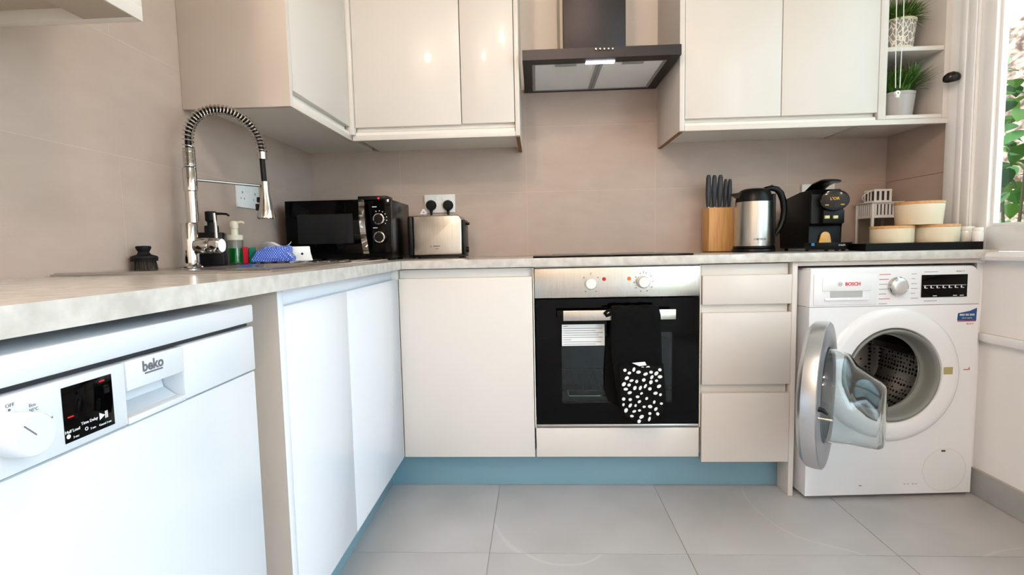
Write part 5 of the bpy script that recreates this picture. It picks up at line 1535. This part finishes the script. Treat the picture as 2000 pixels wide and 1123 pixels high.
part('upper_cord', MB().tube([HY(1752, -60, YC), Vector((HY(1752, -60, YC).x, YC, ZC - 0.002))], 0.0014, 6).tube([HY(1766, -60, YC), Vector((HY(1766, -60, YC).x, YC, ZC - 0.002))], 0.0014, 6), WPLAS, bc)
q = HX(1867, 150, 2.075)
ch = thing('window_catch', 'small black catch fixed to the white window frame', 'catch', (q.x, q.y, q.z))
part('knob', MB().loft([[Vector((q.x, q.y, q.z)) + Vector((dx, dy + rr * 1.0 * math.cos(2 * PI * j / 16), dz + rr * 1.25 * math.sin(2 * PI * j / 16))) for j in range(16)] for dx, dy, dz, rr in ((0.0105, 0.0, 0.0, 0.010), (0.004, 0.0, 0.001, 0.013), (-0.010, 0.004, 0.002, 0.0155), (-0.022, 0.010, 0.0, 0.0145), (-0.030, 0.014, -0.002, 0.010), (-0.033, 0.015, -0.003, 0.004))]), mat('catch_black', (34, 32, 30), 0.25, 0.4), ch)

# ------------------------------------------------------------------ the garden outside
gd = solo('ground', MB().box(XO + 0.01, 14, -8, 14, -0.4, -0.3), mat('lawn', (88, 104, 52), 0.9, rgb2=(120, 122, 70), scale=6), kind='structure')
gw = solo('garden_wall', MB().box(5.6, 5.8, 0.9, 11, -0.2995, 3.2), mat('pale_brick', (112, 76, 64), 0.9, rgb2=(226, 180, 160), scale=7, stretch=(1, 1.6, 3.0), detail=9, lo=0.38, hi=0.62), 'sunlit pale brick garden wall beyond the window', 'wall')
LF = [mat('leaf_green', (74, 112, 40), 0.5), mat('leaf_lime', (108, 138, 58), 0.5), mat('leaf_dark', (44, 80, 38), 0.5)]
def leaf_mesh(m):
    b = MB()
    R = []
    for i in range(6):
        f = i / 5
        hw = 0.5 * math.sin(PI * min(1, f * 0.95 + 0.04)) ** 0.8 * (1 - 0.35 * f)
        zc = -0.18 * f * f
        R.append([(-hw, f, zc + 0.12 * hw), (-hw * 0.5, f, zc + 0.03 * hw), (0, f, zc - 0.02), (hw * 0.5, f, zc + 0.03 * hw), (hw, f, zc + 0.12 * hw)])
    b.loft(R, False, False, closed=False)
    return b.mesh('leaf', m, None, 60)
LM = [leaf_mesh(m) for m in LF]
def shrub(label, c, rad, hgt, n, size, seed):
    t = thing('garden_shrub', label, 'shrub', c, 0, 'shrubs outside the window')
    rs = random.Random(seed)
    st_ = MB()
    for i in range(7):
        an = rs.uniform(0, 2 * PI)
        r = rad * rs.uniform(0.2, 0.7)
        st_.tube([(0, 0, 0.0), (r * 0.3 * math.cos(an), r * 0.3 * math.sin(an), hgt * 0.45), (r * math.cos(an), r * math.sin(an), hgt * rs.uniform(0.75, 0.95))], [0.018, 0.012, 0.005], 6)
    part('stem', st_, mat('shrub_stem', (86, 68, 46), 0.8), t, world=False)
    for i in range(n):
        an = rs.uniform(0, 2 * PI)
        z = hgt * rs.uniform(0.22, 1.0)
        r = rad * math.sqrt(rs.random()) * (1.05 - 0.45 * (z / hgt) ** 2)
        o = bpy.data.objects.new('leaf', LM[rs.choice((0, 0, 1, 1, 2))])
        COL.objects.link(o)
        o.parent = t
        o.location = (r * math.cos(an), r * math.sin(an), z)
        o.rotation_euler = (rs.uniform(-0.9, 0.3), rs.uniform(-0.5, 0.5), an - PI / 2 + rs.uniform(-0.9, 0.9))
        s_ = size * rs.uniform(0.6, 1.2)
        o.scale = (s_ * 0.75, s_, s_)
shrub('broad-leaved bright green shrub close outside the window', (3.45, 1.45, -0.2995), 0.66, 2.25, 295, 0.14, 11)
shrub('dark green shrub farther off, right of the near one', (4.35, 2.95, -0.2995), 0.80, 2.3, 280, 0.17, 12)
